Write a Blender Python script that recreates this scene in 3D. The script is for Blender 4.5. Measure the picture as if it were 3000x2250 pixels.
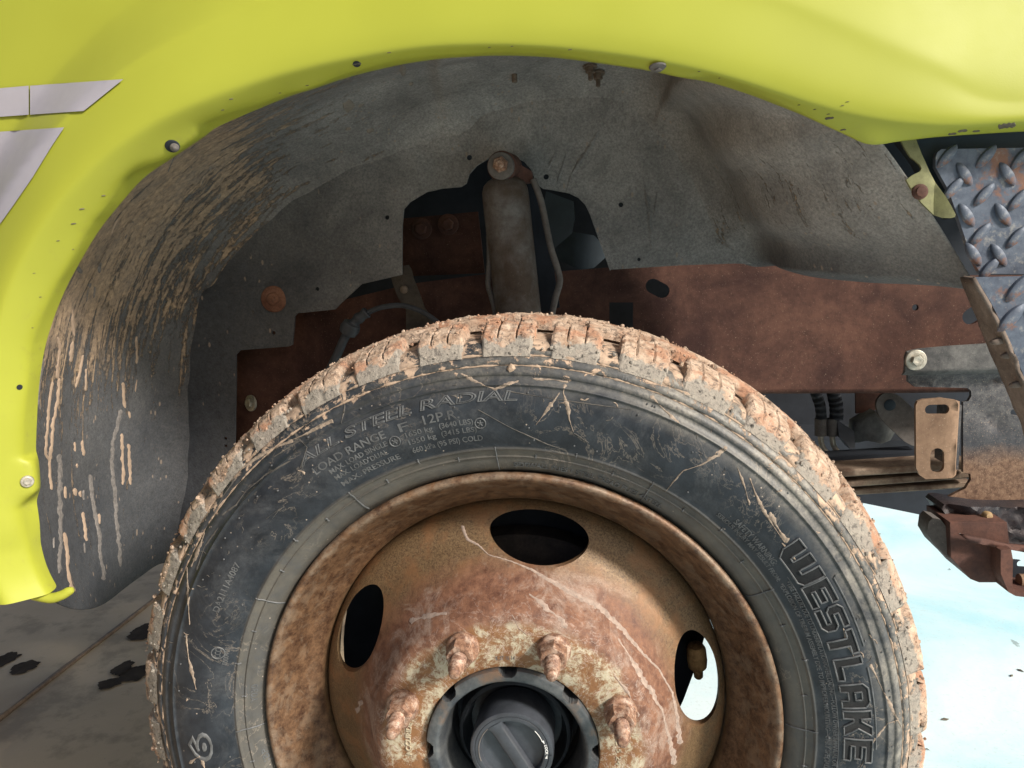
import bpy, bmesh, math, random
import numpy as np
from mathutils import Vector, Matrix, noise as mn
from mathutils.bvhtree import BVHTree
from mathutils.geometry import delaunay_2d_cdt

for o in list(bpy.data.objects): bpy.data.objects.remove(o, do_unlink=True)
S = bpy.context.scene
random.seed(7)
PI = math.pi
# ---------------------------------------------------------------- camera
CP = Vector((0.0851, -0.715, 0.4587)); YAW, PITCH, ROLL = -0.1072, -0.1522, -0.0362; FPX = 2253.0
def cam_axes():
    cy, sy, cp, sp = math.cos(YAW), math.sin(YAW), math.cos(PITCH), math.sin(PITCH)
    f = Vector((sy*cp, cy*cp, sp)); r = Vector((cy, -sy, 0)); u = r.cross(f)
    c, s = math.cos(ROLL), math.sin(ROLL)
    return c*r + s*u, -s*r + c*u, f
CR, CU, CF = cam_axes()
cam = bpy.data.cameras.new('camera'); camo = bpy.data.objects.new('camera', cam); S.collection.objects.link(camo)
camo.matrix_world = Matrix(((CR.x, CU.x, -CF.x, CP.x), (CR.y, CU.y, -CF.y, CP.y), (CR.z, CU.z, -CF.z, CP.z), (0, 0, 0, 1)))
cam.sensor_width = 36; cam.lens = FPX/3000*36; cam.clip_start = .01; cam.clip_end = 500
S.camera = camo
# ---------------------------------------------------------------- light
AZ, EL = math.radians(31), math.radians(34)
SUN = Vector((math.cos(AZ)*math.cos(EL), -math.sin(AZ)*math.cos(EL), math.sin(EL)))
W = bpy.data.worlds.new('World'); S.world = W; W.use_nodes = True
wn = W.node_tree.nodes; wl = W.node_tree.links
sky = wn.new('ShaderNodeTexSky'); sky.sky_type = 'NISHITA'; sky.sun_disc = False
sky.sun_elevation = EL; sky.sun_rotation = math.atan2(SUN.x, SUN.y); sky.air_density = 1.0; sky.dust_density = 5.0; sky.ozone_density = 0.4
wl.new(sky.outputs[0], wn['Background'].inputs[0]); wn['Background'].inputs[1].default_value = 0.075
sl = bpy.data.lights.new('sun', 'SUN'); sl.energy = 4.2; sl.angle = math.radians(9); sl.color = (1, .945, .86)
so = bpy.data.objects.new('sun', sl); S.collection.objects.link(so); so.rotation_euler = SUN.to_track_quat('Z', 'Y').to_euler()
S.view_settings.view_transform = 'Standard'; S.view_settings.look = 'None'; S.view_settings.gamma = 1
S.view_settings.exposure = 0.5
S.render.engine = 'CYCLES'

# ---------------------------------------------------------------- projection helpers (photo pixel on a plane at depth Y)
def ray(px, py): return CF + (px-1500)/FPX*CR - (py-1125)/FPX*CU
def at(px, py, Y):
    d = ray(px, py); return CP + d*((Y-CP.y)/d.y)
def xz(pts, Y): return [(at(a, b, Y).x, at(a, b, Y).z) for a, b in pts]
def hit(tree, px, py, off=0.0):
    d = ray(px, py).normalized(); l, n, i, t = tree.ray_cast(CP, d)
    if l is None: return None, None
    if n.dot(d) > 0: n = -n
    return l + n*off, n
# ---------------------------------------------------------------- object helpers
COL = S.collection
def empty(name, loc, parent=None):
    o = bpy.data.objects.new(name, None); COL.objects.link(o); o.location = loc; o.empty_display_size = .05
    if parent: o.parent = parent; o.matrix_parent_inverse = Matrix.Translation(-Vector(parent['wloc']))
    o['wloc'] = loc
    return o
def obj(name, me, mat, parent=None, smooth=True, angle=40, label=None, kind=None):
    if isinstance(me, bmesh.types.BMesh):
        m = bpy.data.meshes.new(name); me.to_mesh(m); me.free(); me = m
    o = bpy.data.objects.new(name, me); COL.objects.link(o)
    if mat:
        me.materials.clear(); me.materials.append(mat)
    if smooth:
        me.polygons.foreach_set('use_smooth', [True]*len(me.polygons))
        if angle: 
            try: me.set_sharp_from_angle(angle=math.radians(angle))
            except Exception: pass
    if parent: o.parent = parent; o.matrix_parent_inverse = Matrix.Translation(-Vector(parent['wloc'])) if 'wloc' in parent else Matrix.Identity(4)
    if label: o['label'] = label
    if kind: o['kind'] = kind
    return o
def fixdepth(o, parent):      # child of a mesh whose own coordinates are world coordinates
    o.parent = parent; o.matrix_parent_inverse = Matrix.Identity(4); return o
def mesh(verts, faces, name='m'):
    m = bpy.data.meshes.new(name); m.from_pydata([tuple(v) for v in verts], [], faces); m.update(); return m
def grid_faces(nu, nv, closed=False, off=0):
    F = []
    for i in range(nu if closed else nu-1):
        j = (i+1) % nu
        for k in range(nv-1): F.append((off+i*nv+k, off+j*nv+k, off+j*nv+k+1, off+i*nv+k+1))
    return F
def lathe(profile, n=256, a0=0.0, a1=2*PI, noise_amp=0.0, nf=60, cx=0, cz=0):
    closed = abs(a1-a0-2*PI) < 1e-6; V = []
    m = n if closed else n+1
    for i in range(m):
        a = a0+(a1-a0)*i/n; c, s = math.cos(a), math.sin(a)
        for r, y in profile:
            rr = r
            if noise_amp: rr += noise_amp*mn.noise(Vector((r*c*nf, y*nf, r*s*nf)))
            V.append((cx+rr*c, y, cz+rr*s))
    return V, grid_faces(m, len(profile), closed)
def inpoly(x, y, poly):
    c = False; j = len(poly)-1
    for i in range(len(poly)):
        xi, yi = poly[i]; xj, yj = poly[j]
        if (yi > y) != (yj > y) and x < (xj-xi)*(y-yi)/(yj-yi)+xi: c = not c
        j = i
    return c
def chaikin(p, n=1, closed=True):
    for _ in range(n):
        q = []; L = len(p)
        for i in range(L if closed else L-1):
            a, b = p[i], p[(i+1) % L]
            q += [(a[0]*.75+b[0]*.25, a[1]*.75+b[1]*.25), (a[0]*.25+b[0]*.75, a[1]*.25+b[1]*.75)]
        if not closed: q = [p[0]]+q+[p[-1]]
        p = q
    return p
def resample(p, step, closed=True):
    out = []; L = len(p)
    for i in range(L if closed else L-1):
        a, b = p[i], p[(i+1) % L]; d = math.hypot(b[0]-a[0], b[1]-a[1]); n = max(1, int(round(d/step)))
        for k in range(n): out.append((a[0]+(b[0]-a[0])*k/n, a[1]+(b[1]-a[1])*k/n))
    if not closed: out.append(p[-1])
    return out
def plate(outline, holes=(), Y=0.0, thick=.004, g=.02, disp=None, smooth=0, hs=0):
    """sheet-metal / plastic plate in the XZ plane, front at Y, going back by thick"""
    outs = [resample(chaikin(outline, smooth) if smooth else outline, g)]
    for h in holes: outs.append(resample(chaikin(h, hs) if hs else h, g))
    P = []; E = []
    for loop in outs:
        s = len(P); P += loop; E += [(s+i, s+(i+1) % len(loop)) for i in range(len(loop))]
    xs = [p[0] for p in outs[0]]; zs = [p[1] for p in outs[0]]
    x = min(xs)+g*.5; nb = len(P); row = 0
    bpts = np.array(P)
    while x < max(xs):
        z = min(zs)+g*.5+(g*.5 if row % 2 else 0)
        while z < max(zs):
            if inpoly(x, z, outs[0]) and not any(inpoly(x, z, h) for h in outs[1:]):
                if np.min((bpts[:, 0]-x)**2+(bpts[:, 1]-z)**2) > (g*.45)**2: P.append((x, z))
            z += g
        x += g*.87; row += 1
    vs, es, fs, *_ = delaunay_2d_cdt([Vector(p) for p in P], E, [], 0, 1e-7)
    keep = []
    for f in fs:
        cx = sum(vs[i].x for i in f)/len(f); cz = sum(vs[i].y for i in f)/len(f)
        if inpoly(cx, cz, outs[0]) and not any(inpoly(cx, cz, h) for h in outs[1:]): keep.append(tuple(f))
    D = disp or (lambda x, z: 0.0)
    n = len(vs)
    V = [(v.x, Y+D(v.x, v.y), v.y) for v in vs]+[(v.x, Y+D(v.x, v.y)+thick, v.y) for v in vs]
    F = []
    cnt = {}
    for f in keep:
        a = vs[f[0]]; b = vs[f[1]]; c = vs[f[2]]
        if (b.x-a.x)*(c.y-a.y)-(b.y-a.y)*(c.x-a.x) < 0: f = f[::-1]
        F.append(f); F.append(tuple(i+n for i in f[::-1]))
        for i in range(len(f)):
            e = (f[i], f[(i+1) % len(f)]); cnt[e] = 1
    for (a, b) in list(cnt):
        if (b, a) not in cnt: F.append((b, a, a+n, b+n))
    me = mesh(V, F); 
    return me
def tube(pts, r, n=10, caps=True, wob=0.0, closed=False):
    pts = [Vector(p) for p in pts]; V = []; F = []; N = len(pts)
    up = Vector((0.13, 0.2, .97))
    for i, p in enumerate(pts):
        if closed: t = pts[(i+1) % N]-pts[i-1]
        else: t = pts[min(i+1, N-1)]-pts[max(i-1, 0)]
        t.normalize(); a = t.cross(up)
        if a.length < .1: a = t.cross(Vector((1, 0, 0)))
        a.normalize(); b = t.cross(a); rr = r(i/(N-1)) if callable(r) else r
        for k in range(n):
            th = 2*PI*k/n; q = rr*(1+(wob*mn.noise(Vector((i*.7, k*1.3, 3.1))) if wob else 0))
            V.append(p+a*math.cos(th)*q+b*math.sin(th)*q)
    F = [(i*n+k, i*n+(k+1) % n, ((i+1) % N)*n+(k+1) % n, ((i+1) % N)*n+k) for i in range(N if closed else N-1) for k in range(n)]
    if caps and not closed: F += [tuple(range(n))[::-1], tuple(range((N-1)*n, N*n))]
    return V, F
def spline(pts, k=8):
    pts = [Vector(p) for p in pts]; out = []
    for i in range(len(pts)-1):
        p0 = pts[max(i-1, 0)]; p1 = pts[i]; p2 = pts[i+1]; p3 = pts[min(i+2, len(pts)-1)]
        for j in range(k):
            t = j/k
            out.append(.5*((2*p1)+(p2-p0)*t+(2*p0-5*p1+4*p2-p3)*t*t+(3*p1-p0-3*p2+p3)*t**3))
    out.append(pts[-1]); return out
class MB:
    def __init__(s): s.V = []; s.F = []
    def add(s, V, F):
        o = len(s.V); s.V += [tuple(v) for v in V]; s.F += [tuple(i+o for i in f) for f in F]; return s
    def box(s, a, b):
        x0, y0, z0 = a; x1, y1, z1 = b
        V = [(x0,y0,z0),(x1,y0,z0),(x1,y1,z0),(x0,y1,z0),(x0,y0,z1),(x1,y0,z1),(x1,y1,z1),(x0,y1,z1)]
        return s.add(V, [(3,2,1,0),(4,5,6,7),(0,1,5,4),(1,2,6,5),(2,3,7,6),(3,0,4,7)])
    def tube(s, pts, r, n=10, **k): return s.add(*tube(pts, r, n, **k))
    def mesh(s): return mesh(s.V, s.F)
def bevel(o, w=.001, seg=2, ang=35):
    m = o.modifiers.new('bevel', 'BEVEL'); m.width = w; m.segments = seg; m.limit_method = 'ANGLE'; m.angle_limit = math.radians(ang); return o
def axial(profile, c, d=(0, -1, 0), n=24, hexr=None):
    """surface of revolution of (r, h) about axis d through c; n=6 gives a hexagon"""
    d = Vector(d).normalized(); a = d.cross(Vector((0.02, .1, 1))).normalized(); b = d.cross(a); c = Vector(c); V = []; m = len(profile)
    for i in range(n):
        th = 2*PI*i/n+.3
        for r, h in profile: V.append(c+d*h+(a*math.cos(th)+b*math.sin(th))*r)
    F = grid_faces(n, m, True)
    if profile[-1][0] > 1e-5: F.append(tuple(i*m+m-1 for i in range(n)))
    return V, F
# ---------------------------------------------------------------- material helpers
class NT:
    def __init__(s, name):
        s.m = bpy.data.materials.new(name); s.m.use_nodes = True; s.t = s.m.node_tree; s.b = s.t.nodes['Principled BSDF']
        s.co = s.t.nodes.new('ShaderNodeTexCoord').outputs['Object']
    def L(s, a, b): s.t.links.new(a, b)
    def put(s, sock, v):
        if hasattr(v, 'is_linked') or isinstance(v, bpy.types.NodeSocket): s.L(v, sock)
        elif isinstance(v, (tuple, list)) and len(v) == 3 and sock.type == 'RGBA': sock.default_value = (*v, 1)
        else: sock.default_value = v
    def noise(s, scale=5, detail=6, rough=.6, vec=None, dist=0, lac=2.0, col=False):
        n = s.t.nodes.new('ShaderNodeTexNoise'); s.put(n.inputs['Scale'], scale); s.put(n.inputs['Detail'], detail); s.put(n.inputs['Roughness'], rough)
        s.put(n.inputs['Distortion'], dist); s.put(n.inputs['Lacunarity'], lac); s.L(vec or s.co, n.inputs['Vector']); return n.outputs[1 if col else 0]
    def vor(s, scale, feat='F1', vec=None, rand=1.0):
        n = s.t.nodes.new('ShaderNodeTexVoronoi'); n.feature = feat; s.put(n.inputs['Scale'], scale); s.put(n.inputs['Randomness'], rand); s.L(vec or s.co, n.inputs['Vector']); return n.outputs[0]
    def ramp(s, f, *stops, interp='LINEAR'):
        n = s.t.nodes.new('ShaderNodeValToRGB'); e = n.color_ramp; e.interpolation = interp
        while len(e.elements) < len(stops): e.elements.new(1)
        for el, (p, c) in zip(e.elements, stops):
            el.position = p; el.color = (c, c, c, 1) if isinstance(c, (int, float)) else (*c, 1)
        s.L(f, n.inputs[0]); return n.outputs[0]
    def mix(s, f, a, b, mode='MIX'):
        n = s.t.nodes.new('ShaderNodeMix'); n.data_type = 'RGBA'; n.blend_type = mode
        s.put(n.inputs[0], f); s.put(n.inputs[6], a); s.put(n.inputs[7], b); return n.outputs[2]
    def math(s, op, a, b=0.0, c=None, clamp=False):
        n = s.t.nodes.new('ShaderNodeMath'); n.operation = op; n.use_clamp = clamp; s.put(n.inputs[0], a); s.put(n.inputs[1], b)
        if c is not None: s.put(n.inputs[2], c)
        return n.outputs[0]
    def mr(s, v, a, b, c=0.0, d=1.0):
        n = s.t.nodes.new('ShaderNodeMapRange'); s.put(n.inputs[0], v)
        for i, q in enumerate((a, b, c, d)): n.inputs[i+1].default_value = q
        return n.outputs[0]
    def mp(s, sc=(1, 1, 1), loc=(0, 0, 0), rot=(0, 0, 0), vec=None):
        n = s.t.nodes.new('ShaderNodeMapping'); n.inputs['Scale'].default_value = sc; n.inputs['Location'].default_value = loc; n.inputs['Rotation'].default_value = rot
        s.L(vec or s.co, n.inputs['Vector']); return n.outputs[0]
    def sep(s, vec=None):
        n = s.t.nodes.new('ShaderNodeSeparateXYZ'); s.L(vec or s.co, n.inputs[0]); return n.outputs
    def radius(s):
        x, y, z = s.sep(); return s.math('SQRT', s.math('ADD', s.math('MULTIPLY', x, x), s.math('MULTIPLY', z, z)))
    def attr(s, name):
        n = s.t.nodes.new('ShaderNodeAttribute'); n.attribute_name = name; return n.outputs['Fac']
    def uv(s): return s.t.nodes.new('ShaderNodeUVMap').outputs[0]
    def bump(s, h, strength=.5, dist=.001, prev=None):
        n = s.t.nodes.new('ShaderNodeBump'); n.inputs['Strength'].default_value = strength; n.inputs['Distance'].default_value = dist
        s.L(h, n.inputs['Height'])
        if prev: s.L(prev, n.inputs['Normal'])
        return n.outputs[0]
    def done(s, col=None, rough=.6, metal=0.0, bump=None, spec=.5, coat=0.0, coatr=.1):
        if col is not None: s.put(s.b.inputs['Base Color'], col)
        s.put(s.b.inputs['Roughness'], rough); s.put(s.b.inputs['Metallic'], metal); s.put(s.b.inputs['Specular IOR Level'], spec)
        s.put(s.b.inputs['Coat Weight'], coat); s.put(s.b.inputs['Coat Roughness'], coatr)
        if bump: s.L(bump, s.b.inputs['Normal'])
        return s.m
MUD = (.40, .245, .16); MUDL = (.52, .37, .27); DUST = (.20, .18, .155)

def m_yellow():
    n = NT('yellow_paint'); big = n.noise(6, 3, .5)
    c = n.mix(n.ramp(big, (.3, 0), (.7, 1)), (.300, .318, .034), (.33, .350, .040))
    lip = n.attr('lip')
    dirt = n.ramp(n.noise(90, 8, .7), (.55, 0), (.72, 1)); dd = n.math('MULTIPLY', dirt, n.math('MULTIPLY', lip, .55))
    c = n.mix(dd, c, (.22, .2, .06))
    sp = n.ramp(n.noise(420, 3, .6), (.72, 0), (.76, 1)); c = n.mix(n.math('MULTIPLY', sp, lip), c, (.12, .09, .06))
    return n.done(c, n.ramp(n.noise(40, 6, .6), (.3, .42), (.8, .5)), 0, n.bump(n.noise(700, 3, .6), .12, .0004), .3, .0, .3)
def m_flat(name, col, rough=.5, metal=0, var=.25, sc=60, bump=.3, bd=.0006, spec=.4):
    n = NT(name); f = n.noise(sc, 8, .65)
    lo = tuple(v*(1-var) for v in col); hi = tuple(min(1, v*(1+var)) for v in col)
    return n.done(n.mix(n.ramp(f, (.3, 0), (.7, 1)), lo, hi), n.ramp(f, (.3, min(1, rough+.08)), (.7, max(.05, rough-.08))), metal, n.bump(n.noise(sc*6, 5, .7), bump, bd), spec)
def m_liner(name='liner_plastic', barrel=True):
    n = NT(name)
    if barrel:
        uv = n.uv(); st = n.mp((9, 70, 1), vec=uv); st2 = n.mp((34, 120, 1), vec=uv)
    else:
        st = n.mp((26, 26, 7)); st2 = n.mp((70, 70, 26))
    base = n.mix(n.ramp(n.noise(150, 10, .78), (.32, 0), (.68, 1)), (.026, .028, .034), (.088, .090, .096))
    base = n.mix(n.attr('dust_shade'), n.mix(n.ramp(n.noise(120, 10, .78), (.32, 0), (.68, 1)), (.008, .011, .017), (.034, .040, .051)), base)  # real dust plus painted light: darkened at lower left, lifted under the arch
    dust_lift = n.math('MULTIPLY', n.ramp(n.noise(11, 12, .74, dist=.4), (.30, .30), (.70, .95)), n.ramp(n.noise(330, 6, .8), (.38, .45), (.62, 1)))
    base = n.mix(n.attr('dust_shade'), n.mix(n.ramp(n.noise(120, 10, .78), (.32, 0), (.68, 1)), (.008, .011, .017), (.034, .040, .051)), base)
    dust_lift = n.math('MULTIPLY', dust_lift, n.attr('dust_shade'))
    c = n.mix(dust_lift, base, (.50, .475, .445))
    mud = n.attr('mud')
    s1 = n.noise(1, 9, .7, st, .5); s2 = n.noise(1.6, 8, .75, st2, .9)
    thr = n.math('SUBTRACT', n.math('ADD', n.math('MULTIPLY', s1, .6), n.math('MULTIPLY', s2, .4)), n.math('SUBTRACT', .66, n.math('MULTIPLY', mud, .24)))
    thr = n.math('ADD', thr, n.math('MULTIPLY', n.math('SUBTRACT', n.noise(230, 6, .75), .5), .22)); mf = n.math('MULTIPLY', thr, 26, clamp=True)
    mc = n.mix(n.ramp(n.noise(150, 6, .7), (.35, 0), (.65, 1)), (.24, .175, .12), (.54, .385, .25))
    c = n.mix(n.math('MULTIPLY', mf, n.ramp(n.noise(30, 8, .7), (.35, .45), (.6, .9))), c, mc)
    # small dried splashes
    v = n.vor(120, vec=n.mp((1, 1, .45))); sel = n.ramp(n.noise(25, 3, .5), (.56, 0), (.6, 1))
    spot = n.math('MULTIPLY', n.ramp(v, (.16, 1), (.22, 0)), sel); c = n.mix(n.math('MULTIPLY', spot, .6), c, (.33, .25, .19))
    h = n.math('ADD', n.math('MULTIPLY', mf, 1.0), n.math('MULTIPLY', n.noise(330, 7, .75), .55))
    return n.done(c, n.math('SUBTRACT', .72, n.math('MULTIPLY', base, .0)), 0, n.bump(h, .9, .0022), .3)
def m_rust(name, a, b, light=(.35, .25, .2), sc=30, specks=.5, rough=.8, bd=.0008, metal=0.0):
    n = NT(name); f = n.noise(sc, 9, .68, dist=.3); g = n.noise(sc*9, 7, .75)
    c = n.mix(n.ramp(f, (.38, 0), (.62, 1)), a, b)
    c = n.mix(n.math('MULTIPLY', n.ramp(g, (.45, 0), (.7, 1)), .45), c, tuple(v*.45 for v in a))
    sp = n.math('MULTIPLY', n.ramp(n.noise(max(sc*17, 480), 4, .65), (.63, 0), (.69, 1)), specks); c = n.mix(sp, c, light)
    return n.done(c, rough, metal, n.bump(g, .6, bd), .3)
def m_rubber():
    n = NT('tyre_rubber'); r = n.radius(); x, y, z = n.sep()
    base = n.mix(n.ramp(n.noise(35, 8, .65), (.35, 0), (.65, 1)), (.006, .009, .014), (.022, .028, .037))
    # thin dusty film, stronger towards the shoulder
    film = n.math('MULTIPLY', n.mr(r, .338, .362), n.math('MULTIPLY', n.ramp(n.noise(22, 9, .7, dist=.5), (.33, .0), (.56, 1)), n.ramp(n.noise(260, 6, .75), (.35, .35), (.6, 1))))
    right = n.mr(x, -.16, .22, .08, 1.0)
    c = n.mix(n.math('MULTIPLY', n.math('MULTIPLY', film, right), .9), base, (.27, .25, .215))
    bead = n.math('MULTIPLY', n.mr(r, .2925, .2885), n.ramp(n.noise(30, 8, .7), (.3, .4), (.65, .9))); c = n.mix(bead, c, (.115, .105, .088))
    smr = n.math('MULTIPLY', n.ramp(n.noise(10, 10, .7, dist=1.2), (.50, 0), (.62, .7)), n.ramp(n.noise(140, 8, .78), (.38, .2), (.6, 1))); c = n.mix(smr, c, (.062, .066, .072))
    sc = n.math('MULTIPLY', n.ramp(n.noise(14, 10, .62, dist=2.5), (.495, 0), (.502, 1), (.508, 1), (.515, 0)), n.ramp(n.noise(9, 2, .5), (.5, 0), (.62, .5)))
    c = n.mix(sc, c, (.26, .22, .18))
    # mud caught along the shoulder
    m = n.math('ADD', n.noise(60, 9, .72, dist=.4), n.mr(r, .340, .388, -.26, .10)); mf = n.ramp(m, (.52, 0), (.56, 1))
    c = n.mix(n.math('MULTIPLY', mf, .9), c, n.mix(n.ramp(n.noise(120, 5, .7), (.4, 0), (.6, 1)), (.27, .2, .15), (.50, .36, .26)))
    spk = n.ramp(n.vor(95), (.055, 1), (.085, 0)); c = n.mix(n.math('MULTIPLY', spk, n.ramp(n.noise(11, 2, .5), (.5, 0), (.6, .9))), c, (.36, .30, .25))
    h = n.math('ADD', n.math('MULTIPLY', mf, .8), n.math('MULTIPLY', n.noise(160, 8, .7), .5))
    return n.done(c, n.mix(mf, (.5, .5, .5), (.9, .9, .9)), 0, n.bump(h, .6, .0012), .4)
def m_mud(name='dried_mud', grey=.35):
    n = NT(name); r = n.radius()
    c = n.mix(n.ramp(n.noise(70, 9, .7), (.35, 0), (.65, 1)), (.32, .215, .15), (.60, .465, .36))
    c = n.mix(n.ramp(n.noise(28, 6, .6), (.5, 0), (.6, .75)), c, (.40, .20, .12))
    g = n.math('ADD', n.noise(45, 8, .7), n.mr(r, .380, .404, .26, -.26)); gf = n.ramp(g, (.50, 0), (.56, 1))
    c = n.mix(n.math('MULTIPLY', gf, .9), c, n.mix(n.noise(90, 5, .7), (.15, .145, .135), (.42, .385, .33)))
    cr = n.ramp(n.noise(170, 9, .78, dist=.6), (.42, 1), (.475, 0)); c = n.mix(n.math('MULTIPLY', cr, .6), c, (.05, .045, .045))
    h = n.math('ADD', n.noise(240, 8, .75), n.math('MULTIPLY', n.noise(70, 5, .6), 1.2))
    return n.done(c, .92, 0, n.bump(h, 1.0, .002), .2)
def m_rim():
    n = NT('rusty_wheel_steel'); r = n.radius(); x, y, z = n.sep()
    rw = n.math('ADD', r, n.math('MULTIPLY', n.math('SUBTRACT', n.noise(14, 6, .65, dist=.5), .5), .035))
    gr = n.noise(260, 8, .78); md = n.noise(38, 9, .7)
    fine = n.noise(520, 8, .82); sp = n.noise(85, 10, .78)
    flange = n.mix(n.ramp(sp, (.38, 0), (.62, 1)), (.055, .026, .015), (.200, .112, .060))
    tan = n.mix(n.ramp(fine, (.40, 0), (.62, 1)), (.070, .040, .022), (.25, .165, .085)); tan = n.mix(n.ramp(n.noise(26, 8, .7), (.48, 0), (.62, .7)), tan, (.24, .12, .055))
    red = n.mix(n.ramp(sp, (.36, 0), (.62, 1)), (.080, .030, .017), (.220, .105, .060))
    pink = n.mix(n.math('MULTIPLY', n.ramp(n.noise(19, 10, .74, dist=.8), (.50, 0), (.60, .9)), n.ramp(fine, (.42, .35), (.58, 1))), red, (.33, .245, .195))
    cream = n.mix(n.ramp(n.noise(48, 12, .8, dist=.4), (.445, 0), (.52, 1)), (.46, .41, .30), (.22, .105, .042))
    cream = n.mix(n.ramp(sp, (.53, 0), (.60, .9)), cream, (.17, .075, .03))
    c = n.mix(n.mr(rw, .130, .122), pink, cream)
    c = n.mix(n.mr(rw, .158, .178), c, tan)
    c = n.mix(n.mr(r, .216, .222), c, flange)
    c = n.mix(n.math('MULTIPLY', n.ramp(gr, (.52, 0), (.66, 1)), .45), c, (.08, .04, .025))
    wr = n.math('MULTIPLY', n.ramp(n.noise(46, 9, .72, dist=.6), (.50, 0), (.58, 1)), n.mr(r, .222, .235, 0, .35)); c = n.mix(wr, c, (.27, .20, .14)); lip = n.math('MULTIPLY', n.mr(r, .250, .256), n.ramp(n.noise(60, 8, .7), (.47, 0), (.60, .4))); c = n.mix(lip, c, (.30, .24, .18))
    sc = n.ramp(n.noise(30, 9, .6, dist=2.2), (.492, 0), (.5, 1), (.506, 1), (.514, 0)); c = n.mix(n.math('MULTIPLY', sc, n.mr(rw, .16, .12, 0, .45)), c, (.6, .52, .46))
    return n.done(c, n.math('ADD', n.mr(r, .15, .18, .68, .44), n.math('MULTIPLY', n.math('SUBTRACT', sp, .5), .5)), n.mr(r, .15, .18, 0, .25), n.bump(n.math('ADD', gr, n.math('MULTIPLY', md, .8)), .55, .0012), .5)
def m_dark_hub():
    n = NT('hub_metal'); f = n.noise(50, 8, .7); g = n.noise(300, 6, .7)
    c = n.mix(n.ramp(f, (.35, 0), (.68, 1)), (.045, .052, .062), (.15, .155, .155)); c = n.mix(n.ramp(n.noise(25, 6, .6), (.56, 0), (.66, .7)), c, (.20, .11, .06))
    return n.done(c, .5, .4, n.bump(g, .6, .0008), .5)
def m_diamond():
    n = NT('tread_plate_steel'); f = n.noise(24, 9, .68, dist=.4)
    c = n.mix(n.ramp(n.noise(60, 8, .7), (.3, 0), (.7, 1)), (.035, .047, .075), (.12, .145, .19))
    c = n.mix(n.ramp(f, (.54, 0), (.62, .85)), c, (.22, .11, .07)); c = n.mix(n.ramp(n.noise(80, 6, .7), (.56, 0), (.66, .6)), c, (.30, .29, .27))
    return n.done(c, n.ramp(f, (.45, .5), (.6, .85)), .2, n.bump(n.noise(350, 6, .7), .4, .0006), .5)
def m_floor():
    n = NT('garage_concrete'); c = n.mix(n.ramp(n.noise(1.6, 8, .62, dist=.4), (.3, 0), (.7, 1)), (.40, .31, .20), (.60, .48, .33))
    c = n.mix(n.ramp(n.noise(1.1, 3, .5, vec=n.mp(loc=(3, 1, 0))), (.5, 0), (.64, .55)), c, (.14, .075, .055))
    c = n.mix(n.ramp(n.noise(9, 9, .7), (.5, 0), (.62, .35)), c, (.07, .068, .05)); c = n.mix(n.ramp(n.vor(60), (.04, 1), (.07, 0)), c, (.3, .28, .22))
    return n.done(c, n.ramp(n.noise(3, 6, .6), (.3, .65), (.7, .85)), 0, n.bump(n.noise(90, 8, .7), .35, .002), .4)
def m_apron():
    n = NT('sunlit_concrete'); f = n.noise(2.4, 6, .6, dist=.5)  # overexposed sunlight painted into the ground as near-white and cyan tints
    c = n.mix(n.ramp(f, (.36, 0), (.66, 1)), (.64, .75, .78), (.40, .66, .73)); c = n.mix(n.ramp(n.noise(26, 5, .6, vec=n.mp((1, .5, 1))), (.70, 0), (.73, .7)), c, (.2, .26, .26)); c = n.mix(n.ramp(n.noise(140, 6, .75), (.55, 0), (.66, .35)), c, (.40, .46, .46))
    return n.done(c, .8, 0, n.bump(n.noise(80, 6, .7), .3, .002), .3)

Y_PAINT = m_yellow(); LIN_B = m_liner('arch_liner_plastic', True); LIN_W = m_liner('inner_liner_plastic', False)
RAIL = m_rust('frame_rust', (.040, .016, .013), (.105, .048, .034), (.27, .19, .14), 11, .6)
RUSTB = m_rust('bracket_rust', (.14, .085, .055), (.24, .155, .10), (.42, .33, .25), 14, .5)
GREYM = m_rust('weathered_steel', (.10, .09, .085), (.17, .155, .145), (.33, .29, .25), 16, .5)
DARKR = m_rust('dark_rust', (.06, .03, .025), (.12, .055, .04), (.2, .12, .1), 25, .3)
RUBBER = m_rubber(); MUDM = m_mud(); RIM = m_rim(); HUB = m_dark_hub(); DIA = m_diamond()
def m_nut():
    n = NT('nut_rust'); f = n.noise(170, 10, .8); g = n.noise(620, 6, .8)
    c = n.mix(n.ramp(f, (.40, 0), (.60, 1)), (.10, .042, .026), (.36, .21, .135)); c = n.mix(n.ramp(n.noise(110, 8, .75, vec=n.mp(loc=(4, 2, 1))), (.50, 0), (.60, .75)), c, (.50, .38, .30))
    c = n.mix(n.ramp(g, (.52, 0), (.64, .6)), c, (.045, .02, .015))
    return n.done(c, .6, .1, n.bump(g, .5, .0003), .5)
NUT = m_nut()
BLACK = m_flat('black_plastic', (.045, .050, .060), .40, 0, .3, 60, .25)
ZINC = m_flat('zinc_bolt', (.42, .39, .33), .45, .5, .35, 160, .4)
DULLB = m_flat('dull_bolt', (.16, .12, .09), .6, .2, .4, 150, .5)
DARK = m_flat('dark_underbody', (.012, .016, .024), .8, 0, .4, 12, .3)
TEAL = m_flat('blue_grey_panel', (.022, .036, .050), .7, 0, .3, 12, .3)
HOSE = m_flat('grey_hose', (.05, .055, .065), .6, 0, .3, 60, .3)
GREASE = m_rust('greasy_steel', (.02, .022, .03), (.06, .045, .045), (.3, .26, .24), 20, .5, .42, .002)
SHOCK = m_rust('shock_steel', (.07, .048, .035), (.15, .14, .135), (.24, .23, .22), 17, .4, .62)
STRIPE = m_flat('grey_reflective_tape', (.33, .315, .355), .45, 0, .05, 20, .05)
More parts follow.
